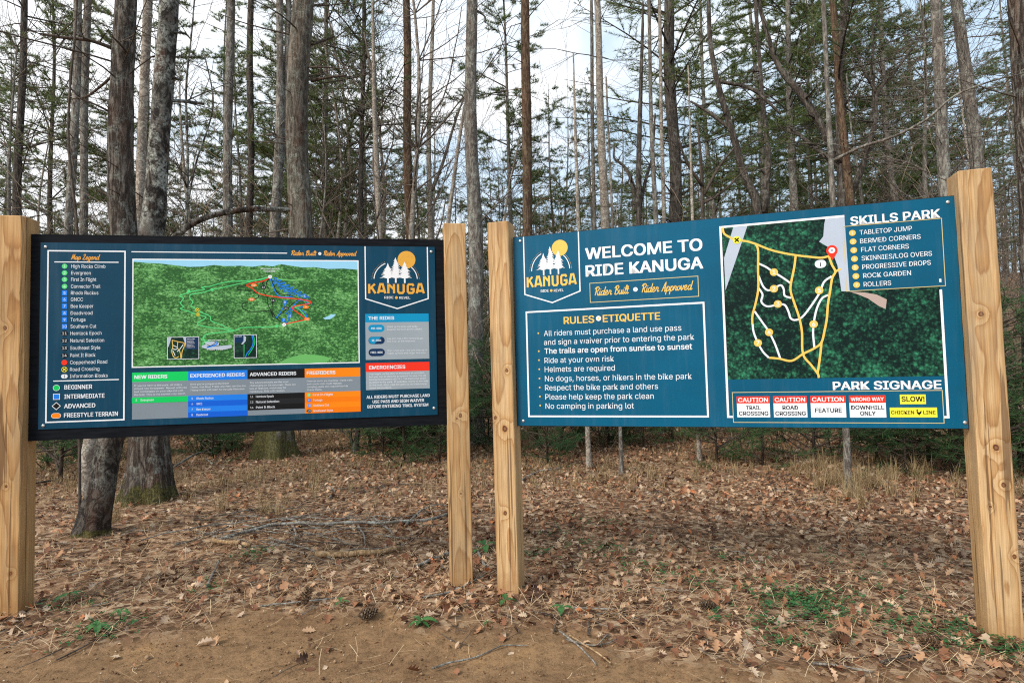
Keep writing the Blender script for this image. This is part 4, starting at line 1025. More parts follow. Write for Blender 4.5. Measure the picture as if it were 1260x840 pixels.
def near_tree(name, label, d, pts, bark, H, base=None, flare=1.5, sides=14, jit=.05, crown=None, stubs=None, limbs=(), group=None, seed=1, ystep=.16, lean_y=0.0):
    P = trunk_line(d, pts, H, base)
    b = P[0][0]
    root = tag(empty(name, (b.x, b.y, b.z)), label, 'tree', group)
    S = smooth_line([(p.x - b.x, p.y - b.y, p.z - b.z, r) for p, r in P], 10)
    # even spacing along the height
    hs = [S[0]]
    for q in S[1:]:
        if q[2] - hs[-1][2] >= ystep * (1 if q[2] < 6 else 3): hs.append(q)
    hs.append(S[-1])
    hs[0:0] = [(hs[0][0], hs[0][1], -.25, hs[0][3])]
    fl = [q[3] * (1 + (flare - 1) * math.exp(-max(0, q[2]) / (q[3] * 2.2 + .03))) for q in hs]
    rg = random.Random(seed)
    wob = [rg.uniform(0, 6.28) for _ in range(4)]
    ln = [Vector((q[0] + .25 * q[3] * math.sin(q[2] * 1.1 + wob[0]) * min(1, abs(q[2])), q[1] + .25 * q[3] * math.sin(q[2] * .9 + wob[1]) + lean_y * q[2], q[2])) for q in hs]
    mb = MB(); mb.tube(ln, fl, sides, 0, jit, seed)
    if sides >= 14:                                  # buttress roots
        nl = rg.choice((4, 5, 5, 6)); ph = rg.uniform(0, 6.28)
        for i, c in enumerate(ln):
            if c.z > .9: break
            for j in range(sides):
                q = Vector(mb.V[i * sides + j]); th = 2 * math.pi * j / sides
                k_ = 1 + .55 * (flare - 1) * math.exp(-max(0, c.z) / (fl[0] * .9)) * (math.sin(nl * th + ph) + .6 * math.sin(2 * th + ph * 2))
                mb.V[i * sides + j] = tuple(c + (q - c) * k_)
    mb.build('trunk', M[bark], root, smooth=True)
    def tx(z):
        for i in range(len(ln) - 1):
            if ln[i].z <= z <= ln[i + 1].z:
                t = (z - ln[i].z) / max(1e-6, ln[i + 1].z - ln[i].z); p = ln[i].lerp(ln[i + 1], t); return p.x, p.y
        return ln[-1].x, ln[-1].y
    def tr(z):
        for i in range(len(ln) - 1):
            if ln[i].z <= z <= ln[i + 1].z: return fl[i]
        return fl[-1]
    bmat = M[bark if bark not in ('bark_pine', 'bark_moss', 'bark_moss_tall', 'bark_pale') else 'branch_grey' if bark == 'bark_pale' else 'twig']
    if stubs:
        n, z0, z1, l0, l1, r0 = stubs[:6]
        for k in range(n):
            z = rg.uniform(z0, z1); a = rg.uniform(0, 6.28); x, y = tx(z); L_ = rg.uniform(l0, l1) * rg.uniform(.4, 1)
            o = Vector((x, y, z)); dr = Vector((math.cos(a), math.sin(a), rg.uniform(-.15, .35)))
            bm = MB(); bare_branch(bm, o + dr * tr(z) * .5, dr, L_, r0 * rg.uniform(.6, 1.3), 1 if L_ > .7 else 0, rg, .16, .0, .0025, (1, 4), 5)
            bm.build('dead_branch', bmat, root, smooth=True)
    for lb in limbs:      # limbs drawn through photo points at the tree's own distance (px, py, width px, extra distance)
        dd = b.y
        q = smooth_line([(*(at(px, py, dd + ex) - b), wp * (dd + ex) / FPX / 2) for px, py, wp, ex in lb], 5)
        bm = MB(); bm.tube([v[:3] for v in q], [max(.002, v[3]) for v in q], 6, 0, .06, seed + 3)
        for k in range(int(len(q) * .5)):
            i = rg.randint(min(2, len(q) - 1), len(q) - 1); v = Vector(q[i][:3])
            dr = Vector((rg.gauss(0, 1), rg.gauss(0, 1), rg.uniform(-.2, 1)))
            bare_branch(bm, v, dr, rg.uniform(.15, .7), max(.0025, q[i][3] * .45), 1, rg, .2, .05, .002, (1, 3), 4)
        bm.build('limb', bmat, root, smooth=True)
    if crown:
        z0, z1, Lm, sp = crown
        mb2 = MB(); tf = []
        pine_boughs(mb2, tf, 0, z0, z1, Lm, seed + 50, .55, 5, sp, .10, tx)
        make_crown(root, mb2, tf, seed + 60, 8, .15, .012)
    return root

# --- trees close behind the left sign
near_tree('leaning_tree', 'lichen blotched trunk leaning right from a hollow mossy foot behind the left sign', 5.3,
    [(126, 600, 35), (136, 540, 34), (166, 400, 34), (188, 285, 31), (197, 180, 28), (204, 60, 26), (207, 0, 24)], 'bark_lichen', 13.5, base=(114, 656, 35), flare=1.3, sides=26, jit=.06, seed=21, ystep=.07,
    limbs=[[(214, 40, 3, 0), (228, 42, 2.5, .1), (236, 50, 1.5, .2)], [(212, 95, 3, 0), (224, 99, 2.5, .1)], [(206, 124, 5, 0), (228, 125, 4.5, .2), (250, 128, 3.5, .4)]])
near_tree('pine_tree', 'thick furrowed pine trunk with moss round its foot, behind the leaning lichen blotched tree', 6.5,
    [(179, 545, 47), (166, 420, 41), (153, 285, 36), (154, 150, 32), (157, 0, 29)], 'bark_pine', 19, base=(178, 616, 52), flare=1.35, sides=30, jit=.05, seed=22, ystep=.08,
    stubs=(26, 2.6, 9.5, .5, 2.2, .010), crown=(11, 19, 3.2, .8),
    limbs=[[(140, 60, 5, 0), (110, 50, 4.5, -.1), (75, 46, 4, -.2), (52, 42, 3, -.3)], [(140, 92, 3, 0), (122, 108, 3, .1), (104, 120, 2.5, .2), (85, 122, 2, .3)], [(148, 145, 3, 0), (120, 130, 2.5, -.2), (92, 119, 1.5, -.3)], [(160, 68, 4, 0), (148, 55, 3, -.3), (138, 45, 2, -.5)]])
near_tree('birch_tree', 'slim pale trunk leaning right beside the thick furrowed pine, left of the lichen tree', 6.4,
    [(110, 545, 17), (140, 410, 15), (168, 290, 12), (175, 190, 12), (180, 90, 12), (183, 0, 12)], 'bark_pale', 12.5, base=(107, 606, 19), flare=1.2, sides=14, jit=.04, seed=23, ystep=.12, stubs=(10, 2.5, 9, .3, 1.2, .006))
near_tree('pine_tree', 'stout grey pine with short broken stubs and yellow mossy foot behind the left sign', 9.7,
    [(341, 535, 41), (362, 400, 35), (367, 285, 31), (368, 190, 28), (371, 90, 27), (373, 0, 26)], 'bark_moss_tall', 20, base=(340, 561, 43), flare=1.35, sides=26, jit=.045, seed=24, ystep=.1,
    stubs=(46, 2.0, 9.5, .2, 1.3, .013), crown=(10.5, 20, 3.2, .8),
    limbs=[[(383, 100, 4, 0), (400, 96, 3.5, -.1), (425, 93, 2, -.2)], [(384, 55, 3, 0), (398, 50, 3, .2), (412, 45, 2, .3)]])
near_tree('bent_limb_tree', 'dead grey leaning stem arching sideways from the lichen tree towards the stout mossy pine', 7.6,
    [(176, 520, 10), (186, 400, 10), (200, 318, 10), (225, 283, 9), (262, 265, 8), (310, 257, 8), (356, 258, 6)], 'bark_lichen', 2.0, base=(176, 592, 11), flare=1.1, sides=10, jit=.05, seed=25, ystep=.01,
    limbs=[[(229, 280, 4, 0), (231, 200, 3.5, .1), (229, 110, 3, .2), (236, 40, 2, .2), (240, -10, 2, .2)], [(226, 282, 3, 0), (240, 205, 2.5, .2), (262, 130, 2, .3), (250, 60, 1.5, .3)], [(282, 260, 3, 0), (283, 200, 2, .1), (290, 130, 1.5, .2)]])
near_tree('vine_stem', 'thin bare wavy stem beside the pair of grey trunks, left of the furrowed pine', 6.0,
    [(97, 420, 4), (95, 285, 4), (88, 220, 4), (84, 160, 3.6), (88, 90, 3.4), (93, 40, 3), (95, 0, 3)], 'twig', 5.6, flare=1.1, sides=7, seed=26, ystep=.1)
near_tree('pine_tree', 'dark pine trunk with thin dead branches above the near timber post, far left', 15,
    [(21, 400, 14), (22, 265, 12.5), (26, 120, 10.5), (30, 0, 9)], 'bark_dark', 17, sides=10, seed=27, stubs=(46, 3.0, 12, .6, 2.8, .016), crown=(5.5, 17, 2.8, .45))
near_tree('grey_tree', 'grey trunk, left one of the close pair at the left of the thick furrowed pine', 11,
    [(84, 400, 12), (86, 285, 11.5), (92, 130, 11), (96, 0, 10.5)], 'bark_grey', 15, sides=10, seed=28, stubs=(22, 2.5, 9, .4, 2.0, .011), crown=(9, 15, 2.2, .8))
near_tree('grey_tree', 'grey trunk, right one of the close pair, rising just left of the thick furrowed pine', 11.6,
    [(100, 400, 12), (102, 285, 11), (104, 130, 11), (108, 0, 10)], 'bark_grey', 16, sides=10, seed=29, stubs=(18, 2.5, 9, .4, 1.8, .011), crown=(9.5, 16, 2.2, .8))
near_tree('grey_tree', 'straight grey trunk between the lichen blotched tree and a thinner darker trunk', 13,
    [(277, 400, 15), (279, 290, 13), (281, 150, 12), (284, 0, 11)], 'bark_grey', 17, sides=10, seed=30, stubs=(22, 2.5, 11, .4, 1.7, .012), crown=(11, 17, 2.4, .8))
near_tree('grey_tree', 'thinner straight dark trunk just left of the forked tree behind the trail map board', 15.5,
    [(306, 400, 11), (307, 290, 10), (308, 120, 9), (309, 0, 8)], 'bark_dark', 18, sides=8, seed=31, stubs=(24, 2.5, 12, .4, 1.7, .012), crown=(12, 18, 2.4, .8))
near_tree('forked_tree', 'grey trunk forking above the trail map board, close left of the stout stubby pine', 11.3,
    [(339, 400, 15), (340, 290, 14), (342, 230, 13), (343, 120, 10), (345, 0, 9)], 'bark_grey', 15, sides=10, seed=32, stubs=(20, 2.5, 9, .4, 1.5, .011), crown=(10, 15, 2.2, .8),
    limbs=[[(340, 240, 9, 0), (349, 170, 8.5, .1), (353, 80, 8, .1), (356, -30, 7, .1)]])
# --- trees between and behind the two signs
near_tree('slender_pine', 'thin dark pine with sparse crown behind the right half of the trail map board', 15,
    [(443, 400, 8), (444, 285, 7), (446, 120, 6), (448, 0, 5)], 'bark_dark', 16, sides=8, seed=33, stubs=(40, 2.6, 10, .5, 2.1, .011), crown=(5, 16, 3.0, .25))
near_tree('birch_tree', 'crooked pale stem forking low, between the thin dark pine and the tall straight trunk', 12.5,
    [(468, 400, 8), (466, 285, 7), (464, 210, 7), (461, 120, 5.5), (459, 40, 4), (458, 0, 4)], 'bark_pale', 10, sides=8, seed=34, stubs=(12, 2.5, 9, .5, 1.6, .009),
    limbs=[[(466, 270, 5, 0), (460, 200, 4, .1), (462, 120, 3.2, .2), (448, 40, 2, .2)]])
near_tree('straight_pine', 'tall straight bare trunk above the shield emblem of the trail map board', 14,
    [(504, 400, 12.5), (504, 285, 11.5), (502, 150, 10.5), (499, 0, 9.5)], 'bark_brown', 19, sides=10, seed=35, stubs=(14, 3, 11, .3, 1.4, .012), crown=(12, 19, 2.6, .8))
near_tree('birch_tree', 'thin pale forked tree just right of the tall straight bare trunk', 16,
    [(529, 400, 8), (529, 285, 7), (528, 190, 6), (530, 90, 5), (533, 0, 4)], 'bark_pale', 14, sides=8, seed=36, stubs=(22, 3, 12, .6, 2.2, .010),
    limbs=[[(531, 235, 5, 0), (545, 200, 4, .2), (560, 150, 3, .3), (575, 110, 2, .4)]])
near_tree('leaning_pole_tree', 'thin grey dead stem leaning right across to the lichen trunk between the two signs', 12,
    [(545, 330, 5), (552, 270, 5), (563, 190, 4.5), (572, 130, 4)], 'bark_pale', 6.0, sides=7, seed=37)
near_tree('gap_tree', 'straight lichen speckled trunk seen in the gap between the two signs', 10.7,
    [(587, 530, 19), (585, 400, 18.5), (583, 285, 18), (581, 150, 16), (580, 0, 14)], 'bark_grey', 18, base=(588, 548, 21), flare=1.2, sides=16, seed=38, ystep=.1, stubs=(12, 4, 9, .3, 1.1, .010), crown=(11, 18, 2.6, .8),
    limbs=[[(587, 14, 2.5, 0), (596, 20, 2.5, .1), (597, 28, 2, .1)]])
near_tree('brown_tree', 'reddish brown mossy trunk rising behind the shield emblem of the welcome board', 10.5,
    [(652, 530, 16), (653, 400, 14), (650, 285, 12.5), (647, 150, 11.5), (646, 60, 11.5), (647, 0, 10)], 'bark_brown', 15, base=(654, 552, 21), flare=1.25, sides=12, seed=39, stubs=(14, 4, 9, .3, 1.4, .009), crown=(10, 15, 2.2, .8))
near_tree('pale_tree', 'tall pale trunk above the WELCOME lettering, with level thin side branches', 14,
    [(746, 400, 12), (744, 285, 11), (741, 180, 9.5), (737, 70, 8.5), (734, 0, 8)], 'bark_pale', 17, sides=10, seed=40, stubs=(20, 4, 12, .8, 2.6, .011), crown=(12, 17, 2.4, .8))
near_tree('grey_tree', 'thin grey companion stem close left of the tall pale trunk above the WELCOME lettering', 14.6,
    [(733, 400, 5.5), (731, 285, 5), (729, 120, 4.5), (727, 0, 4)], 'bark_grey', 15, sides=7, seed=41, stubs=(10, 4, 12, .4, 1.4, .007))
near_tree('grey_tree', 'slim grey stem left of the broad dark pine behind the welcome board', 12,
    [(810, 400, 7), (807, 285, 6.5), (801, 120, 5), (798, 0, 4.5)], 'bark_grey', 12, sides=8, seed=42, stubs=(14, 3, 10, .5, 1.6, .007))
near_tree('white_pine', 'broad dark pine with long level boughs behind the middle of the welcome board', 16,
    [(832, 400, 19), (831, 285, 17), (827, 150, 15), (823, 0, 13)], 'bark_dark', 20, sides=12, seed=43, stubs=(34, 3, 8, 1.2, 3.8, .020), crown=(6.2, 20, 4.4, .12))
near_tree('grey_tree', 'pale thin stem crossing the right edge of the broad dark pine', 14,
    [(818, 400, 5), (817, 285, 5), (814, 140, 4.5), (811, 0, 4)], 'bark_pale', 13, sides=7, seed=44, stubs=(8, 4, 11, .5, 1.4, .006))
near_tree('crooked_tree', 'dark crooked tree sweeping up left with twisting bare limbs, left of the skills park map', 13,
    [(938, 400, 13), (932, 262, 12), (915, 215, 10), (900, 160, 8.5), (884, 105, 7), (874, 50, 6), (872, 0, 5)], 'bark_dark', 11, sides=10, seed=45, stubs=(16, 3, 8, 1.0, 2.6, .012),
    limbs=[[(940, 262, 10, 0), (945, 190, 8, .1), (938, 120, 6, .2), (932, 40, 5, .3), (928, -20, 4, .3)], [(900, 160, 5, 0), (875, 140, 4, .3), (850, 125, 2.5, .6)], [(884, 100, 5, 0), (925, 110, 4, -.3), (960, 140, 2.5, -.6)]])
near_tree('bare_shrub_tree', 'bare dark brown spreading shrub behind the RULES half of the welcome board', 11.5,
    [(865, 380, 6), (865, 265, 5), (863, 200, 4), (858, 150, 2.5)], 'twig', 5.6, sides=7, seed=46,
    limbs=[[(866, 240, 4, 0), (885, 205, 3, .2), (905, 180, 1.5, .3)], [(865, 230, 4, 0), (845, 200, 3, -.2), (835, 170, 1.5, -.3)], [(866, 250, 4, 0), (890, 235, 3, .2), (925, 200, 1.5, .4)]])
near_tree('low_branched_tree', 'dark bare tree with low U shaped limbs right of the tall pale trunk', 12.5,
    [(784, 400, 9), (785, 270, 8), (786, 190, 6.5), (789, 110, 5), (791, 30, 3.5)], 'bark_dark', 9.5, sides=8, seed=47, stubs=(14, 3, 8, .6, 1.9, .008),
    limbs=[[(784, 262, 6, 0), (778, 225, 5, .2), (768, 205, 4, .3), (756, 195, 3, .4), (756, 180, 2, .4)], [(785, 265, 5, 0), (795, 220, 4, .2), (803, 190, 3, .3), (806, 140, 2, .4)]])
# --- trees towards the right
near_tree('pale_sapling', 'slim pale trunk from a tuft of dry grass, rising behind the skills park list', 6.4,
    [(1042, 530, 9), (1034, 400, 8.5), (1024, 250, 7.5), (1018, 130, 6.5), (1013, 0, 6)], 'bark_grey', 9.5, base=(1044, 601, 11), flare=1.2, sides=10, seed=48, ystep=.1,
    stubs=(8, 3, 8, .4, 1.3, .006), limbs=[[(1024, 198, 4, 0), (1060, 181, 3.6, -.2), (1100, 168, 3.2, -.4), (1140, 147, 3, -.6), (1175, 118, 2.6, -.8), (1220, 100, 2, -1.0), (1262, 90, 1.5, -1.1)]])
near_tree('dark_twisted_tree', 'stout dark many limbed tree right behind the slim pale trunk above the skills park list', 12,
    [(1043, 400, 19), (1040, 265, 17), (1036, 190, 14), (1031, 110, 11), (1036, 40, 9), (1042, 0, 8)], 'bark_dark', 12, sides=12, seed=49, stubs=(24, 3, 9, 1.0, 3.0, .014), crown=(6.2, 12, 3.2, .3),
    limbs=[[(1036, 200, 12, 0), (1010, 155, 10, .1), (985, 115, 9, .2), (960, 85, 7, .3), (945, 45, 6, .4), (930, -10, 5, .4)], [(1042, 250, 8, 0), (1058, 215, 7, -.1), (1075, 160, 6, -.2), (1080, 115, 5, -.2), (1100, 90, 4, -.3), (1130, 50, 2.5, -.4)],
           [(1076, 150, 5, 0), (1074, 80, 4, .1), (1074, 20, 2.5, .2)], [(1044, 215, 6, 0), (1000, 180, 5, .3), (965, 150, 3, .6)], [(1078, 115, 4, 0), (1062, 85, 3, .2), (1050, 55, 2, .3)]])
near_tree('brown_tree', 'reddish brown flaking stem leaning against the dark many limbed tree behind the skills park list', 11.6,
    [(1052, 400, 12), (1046, 260, 11), (1038, 160, 10), (1030, 60, 9), (1024, 0, 8)], 'bark_brown', 10, sides=9, seed=50, stubs=(10, 3, 9, .4, 1.6, .008))
near_tree('grey_pine', 'lichen grey pine trunk just left of the right timber post, behind the darker leaning trunk', 8.8,
    [(1176, 420, 20), (1163, 220, 17.5), (1157, 120, 16), (1151, 0, 15)], 'bark_grey', 17, sides=16, jit=.045, seed=51, ystep=.1, stubs=(56, 2.6, 9, .5, 2.2, .008), crown=(10, 17, 2.8, .8))
near_tree('dark_pine', 'dark pine trunk tilting left, directly above the right timber post', 9.2,
    [(1212, 400, 22), (1203, 210, 19), (1192, 120, 17.5), (1176, 0, 15.5)], 'bark_grey', 18, sides=16, jit=.045, seed=52, ystep=.1, stubs=(60, 2.6, 9.5, .5, 2.4, .008), crown=(10, 18, 3.0, .8))
near_tree('rough_pine', 'rough grey pine trunk at the right edge, beyond the right timber post', 7.2,
    [(1275, 480, 27), (1266, 285, 24.5), (1256, 120, 23), (1249, 0, 21)], 'bark_pine', 18, sides=20, jit=.05, seed=53, ystep=.09, stubs=(60, 1.6, 8.5, .5, 2.2, .008), crown=(10, 18, 3.0, .8))
near_tree('thin_sapling', 'thin grey sapling stem under the RULES box, left of a thinner one', 8,
    [(723, 530, 6), (716, 400, 5), (712, 285, 4.5), (708, 150, 3.5)], 'bark_pale', 6, base=(725, 575, 6.5), sides=8, seed=54, stubs=(10, 2.2, 5.5, .3, .9, .004))
near_tree('thin_sapling', 'thinnest grey sapling stem under the right end of the RULES box', 7.7,
    [(763, 530, 4.5), (757, 400, 4), (754, 270, 3.5), (748, 150, 2.5)], 'bark_grey', 5.4, base=(764.5, 582, 5), sides=8, seed=55, stubs=(12, 2.2, 5, .3, .9, .004))
near_tree('broken_stem', 'short dark crooked stem with a side stub under the trail map\u2019s freeriders column', 11.5,
    [(440, 528, 6), (442, 470, 5), (445, 410, 4)], 'bark_dark', 2.6, base=(437, 557, 8), sides=8, seed=56, limbs=[[(435, 548, 4, 0), (432, 540, 4, 0), (431, 532, 3, 0)]])
near_tree('thin_sapling', 'thin sapling stem with green sprigs under the left of the skills park map', 9.5,
    [(859, 530, 5), (856, 400, 4.5), (853, 285, 4), (850, 180, 3)], 'bark_pale', 6, base=(861, 566, 5.5), sides=8, seed=57, stubs=(14, 2.2, 5.5, .3, 1.0, .004))

# --- young pines forming the green band under the boards
def make_sapling(seed, h):
    root = empty('young_pine'); mb = MB(); rg = random.Random(seed)
    mb.tube([(0, 0, -.1), (.02, 0, h * .4), (0, .02, h)], [.022, .014, .004], 6); mb.build('trunk', M['twig'], root, smooth=True)
    mb2 = MB(); tf = []
    pine_boughs(mb2, tf, 0, .10, h, .75, seed, .16, 7, .0, .02)
    make_crown(root, mb2, tf, seed, 9, .12, .007, .6, 'needles_young', 'twig')
    return root
SAP = [make_sapling(300 + k, 1.5 + .35 * k) for k in range(4)]
spots = [(470, 12.2), (497, 11.3), (520, 12.8), (540, 11.0), (455, 13.5), (612, 12.5), (672, 11.0), (690, 12.3), (712, 12.9), (748, 13.2), (790, 12.4), (826, 13.4), (880, 10.6), (935, 10.2), (1000, 10.4), (1075, 10.8), (1110, 9.6), (1140, 10.5), (1165, 9.4), (1238, 8.6), (1255, 10.2), (285, 13.4), (262, 11.8), (248, 13), (75, 9.6), (60, 11), (90, 12.5), (555, 14), (1250, 9.4), (600, 14.5), (480, 13.2), (532, 13.4), (270, 13.2), (110, 12)]
for i, (px, d) in enumerate(spots):
    o = SAP[i] if i < 4 else copy_tree(SAP[i % 4])
    d *= .80; p = at(px, 500, d); o.location = (p.x, d, gzf(p.x, d)); o.rotation_euler.z = i * 2.39; s_ = .7 + .5 * ((i * 37) % 10) / 10; o.scale = (s_ * 1.15, s_ * 1.15, s_)
    tag(o, 'bushy young green pine growing at the edge of the woods behind the signs', 'young pine', 'young pines along the wood edge')

# --- the woods further back: copies of a few kinds
def make_far_pine(seed, h, z0, Lm, sp, r):
    root = empty('woodland_pine'); rg = random.Random(seed); mb = MB()
    k = 14; ln = [(.12 * math.sin(i * .7 + seed) * i / k, .12 * math.cos(i * .5 + seed) * i / k, -.5 + (h + .5) * i / k) for i in range(k + 1)]
    mb.tube(ln, [r * (1 - .88 * i / k) for i in range(k + 1)], 8, 0, .05, seed); mb.build('trunk', M['bark_grey'] if seed % 2 else M['bark_dark'], root, smooth=True)
    tx = lambda z: (ln[min(k, max(0, int(z / h * k)))][0], ln[min(k, max(0, int(z / h * k)))][1])
    mb2 = MB(); tf = []
    for _ in range(7):
        z = rg.uniform(1.2, max(2.5, z0 + 1)); a = rg.uniform(0, 6.28); x, y = tx(z)
        bare_branch(mb2, (x, y, z), (math.cos(a), math.sin(a), rg.uniform(-.1, .2)), rg.uniform(.6, 2.2), .012, 1, rg, .15, -.02, .004, (1, 3), 4)
    pine_boughs(mb2, tf, 0, z0, h, Lm, seed + 1, .62, 5, sp, .12, tx)
    make_crown(root, mb2, tf, seed, 19, .16, .015, .85)
    return root
def make_far_bare(seed, h, r, bark):
    root = empty('bare_woodland_tree'); rg = random.Random(seed); mb = MB(); k = 12
    ln = [Vector((.25 * math.sin(i * .5 + seed) * i / k, .25 * math.cos(i * .6 + seed) * i / k, -.5 + (h * .8 + .5) * i / k)) for i in range(k + 1)]
    mb.tube(ln, [r * (1 - .75 * i / k) for i in range(k + 1)], 7, 0, .04, seed); mb.build('trunk', M[bark], root, smooth=True)
    cb = MB()
    for _ in range(34):
        i = rg.randint(3, k); a = rg.uniform(0, 6.28)
        bare_branch(cb, ln[i], (math.cos(a), math.sin(a), rg.uniform(.2, 1.1)), rg.uniform(.8, 2.6) * (h / 9), r * (1 - .7 * i / k) * .4, 2, rg, .22, .10, .0045, (2, 4), 4)
    cb.build('branches', M['branch_grey'], root, smooth=True)
    return root
def make_brush(seed, h):
    root = empty('brush_shrub'); rg = random.Random(seed); mb = MB()
    for k in range(9):
        a = rg.uniform(0, 6.28); bare_branch(mb, (.15 * math.cos(a), .15 * math.sin(a), -.1), (math.cos(a) * .5, math.sin(a) * .5, 1), h * rg.uniform(.6, 1.1), .014, 2, rg, .18, .05, .0045, (3, 5), 4)
    mb.build('stems', M['brush'], root)
    return root
PINES = [make_far_pine(400, 15, 3.2, 2.7, .1, .10), make_far_pine(401, 19, 5.0, 3.1, .08, .13), make_far_pine(402, 12, 1.6, 2.4, .1, .08), make_far_pine(403, 22, 7.5, 3.3, .1, .16), make_far_pine(405, 17, 3.4, 3.4, .2, .12)]
BARES = [make_far_bare(500, 9, .055, 'bark_grey'), make_far_bare(501, 12, .075, 'bark_pale'), make_far_bare(502, 7, .05, 'bark_dark'), make_far_bare(503, 14, .09, 'bark_grey')]
BRUSH = [make_brush(600, 3.6), make_brush(601, 5.0), make_brush(602, 2.4), make_brush(603, 4.2)]
def scatter(protos, n, d0, d1, seed, cat, label, group, pw=1.0, px0=-60, px1=1320, keep=None, sc=(.8, 1.2)):
    rg = random.Random(seed); used = 0; got = []
    tries = 0
    while used < n and tries < n * 40:
        tries += 1
        d = d0 + (d1 - d0) * rg.random() ** pw; px = rg.uniform(px0, px1)
        if keep and not keep(px, d, rg): continue
        p = at(px, 440, d)
        if any((p.x - a) ** 2 + (d - b) ** 2 < (.045 * d + .5) ** 2 for a, b in got): continue
        got.append((p.x, d))
        k = used % len(protos)
        o = protos[k] if used < len(protos) else copy_tree(protos[k])
        s_ = rg.uniform(*sc); o.location = (p.x, d, gzf(p.x, d)); o.rotation_euler = (rg.gauss(0, .02), rg.gauss(0, .02), rg.uniform(0, 6.28)); o.scale = (s_, s_, s_ * rg.uniform(.9, 1.1))
        tag(o, label, cat, group); used += 1
scatter(PINES, 58, 17, 48, 3, 'pine tree', 'dark green pine standing in the woods well behind the signs', 'pines in the woods behind', 1.2)
scatter(BARES, 84, 13, 38, 4, 'bare tree', 'slender leafless tree standing in the woods behind the signs', 'leafless trees in the woods behind', 1.1)
scatter(BRUSH, 84, 12, 28, 5, 'shrub', 'brown leafless thicket of thin stems at the foot of the woods', 'leafless shrubs under the trees', 1.0)

scatter([make_brush(610, 1.2), make_brush(611, 1.7), make_brush(612, .9)], 34, 9.2, 13.5, 15, 'shrub', 'low tan leafless scrub at the edge of the woods behind the signs', 'low scrub along the wood edge', 1.0, keep=lambda px, d, rg: not (310 < px < 450))

# --- the farthest wood, one mass
def far_wood():
    rs = np.random.default_rng(77); Vs, Fs, Ms = [], [], []; off = 0
    n = 420
    d = rs.uniform(50, 100, n); px = rs.uniform(-120, 1380, n)
    mb = MB(); P, D = [], []
    for i in range(n):
        p = at(px[i], 440, d[i]); z = gzf(p.x, d[i]); h = rs.uniform(9, 20)
        mb.tube([(p.x, d[i], z - .5), (p.x + rs.normal(0, .3), d[i], z + h)], [rs.uniform(.09, .18), .04], 5, 0, cap=False)
        m = 120
        zz = rs.uniform(.08, 1, m); rad = (1 - zz) ** .7 * 3.0 * np.sqrt(rs.random(m)) + .2; a = rs.uniform(0, 6.28, m)
        P.append(np.stack([p.x + rad * np.cos(a), d[i] + rad * np.sin(a), z + zz * h], 1)); D.append(np.stack([np.cos(a), np.sin(a), np.full(m, .1)], 1))
    P = np.vstack(P); D = np.vstack(D)
    V, F = blades(P, D, .55, .06, 8, .8, rs, .5)
    WV = np.array(mb.V); T = np.array([t for f in mb.F for t in ((f[0], f[1], f[2]), (f[0], f[2], f[3]))])
    V2 = np.vstack([WV, V]); F2 = np.vstack([T, F + len(WV)]); mi = np.r_[np.ones(len(T), int), np.zeros(len(F), int)]
    o = mesh_np('far_wood', V2, F2, [M['needles'], M['bark_dark']], None, mi)
    tag(o, 'dense mixed wood closing off the view far behind the signs', 'wood', kind='stuff')
far_wood()

# ------------------------------------------------------------------ what lies on the forest floor
def spread_pts(n_try, dens, rs, d0=1.9, d1=16):
    """random ground points in the part of the floor the camera looks over, thinned by dens(x, y)"""
    y = d0 + (d1 - d0) * rs.random(n_try) ; x = (rs.random(n_try) * 2 - 1) * (0.93 * d1 + .6)
    k = np.abs(x) < .93 * y + .9
    x, y = x[k], y[k]; k = rs.random(len(x)) < dens(x, y)
    return x[k], y[k]
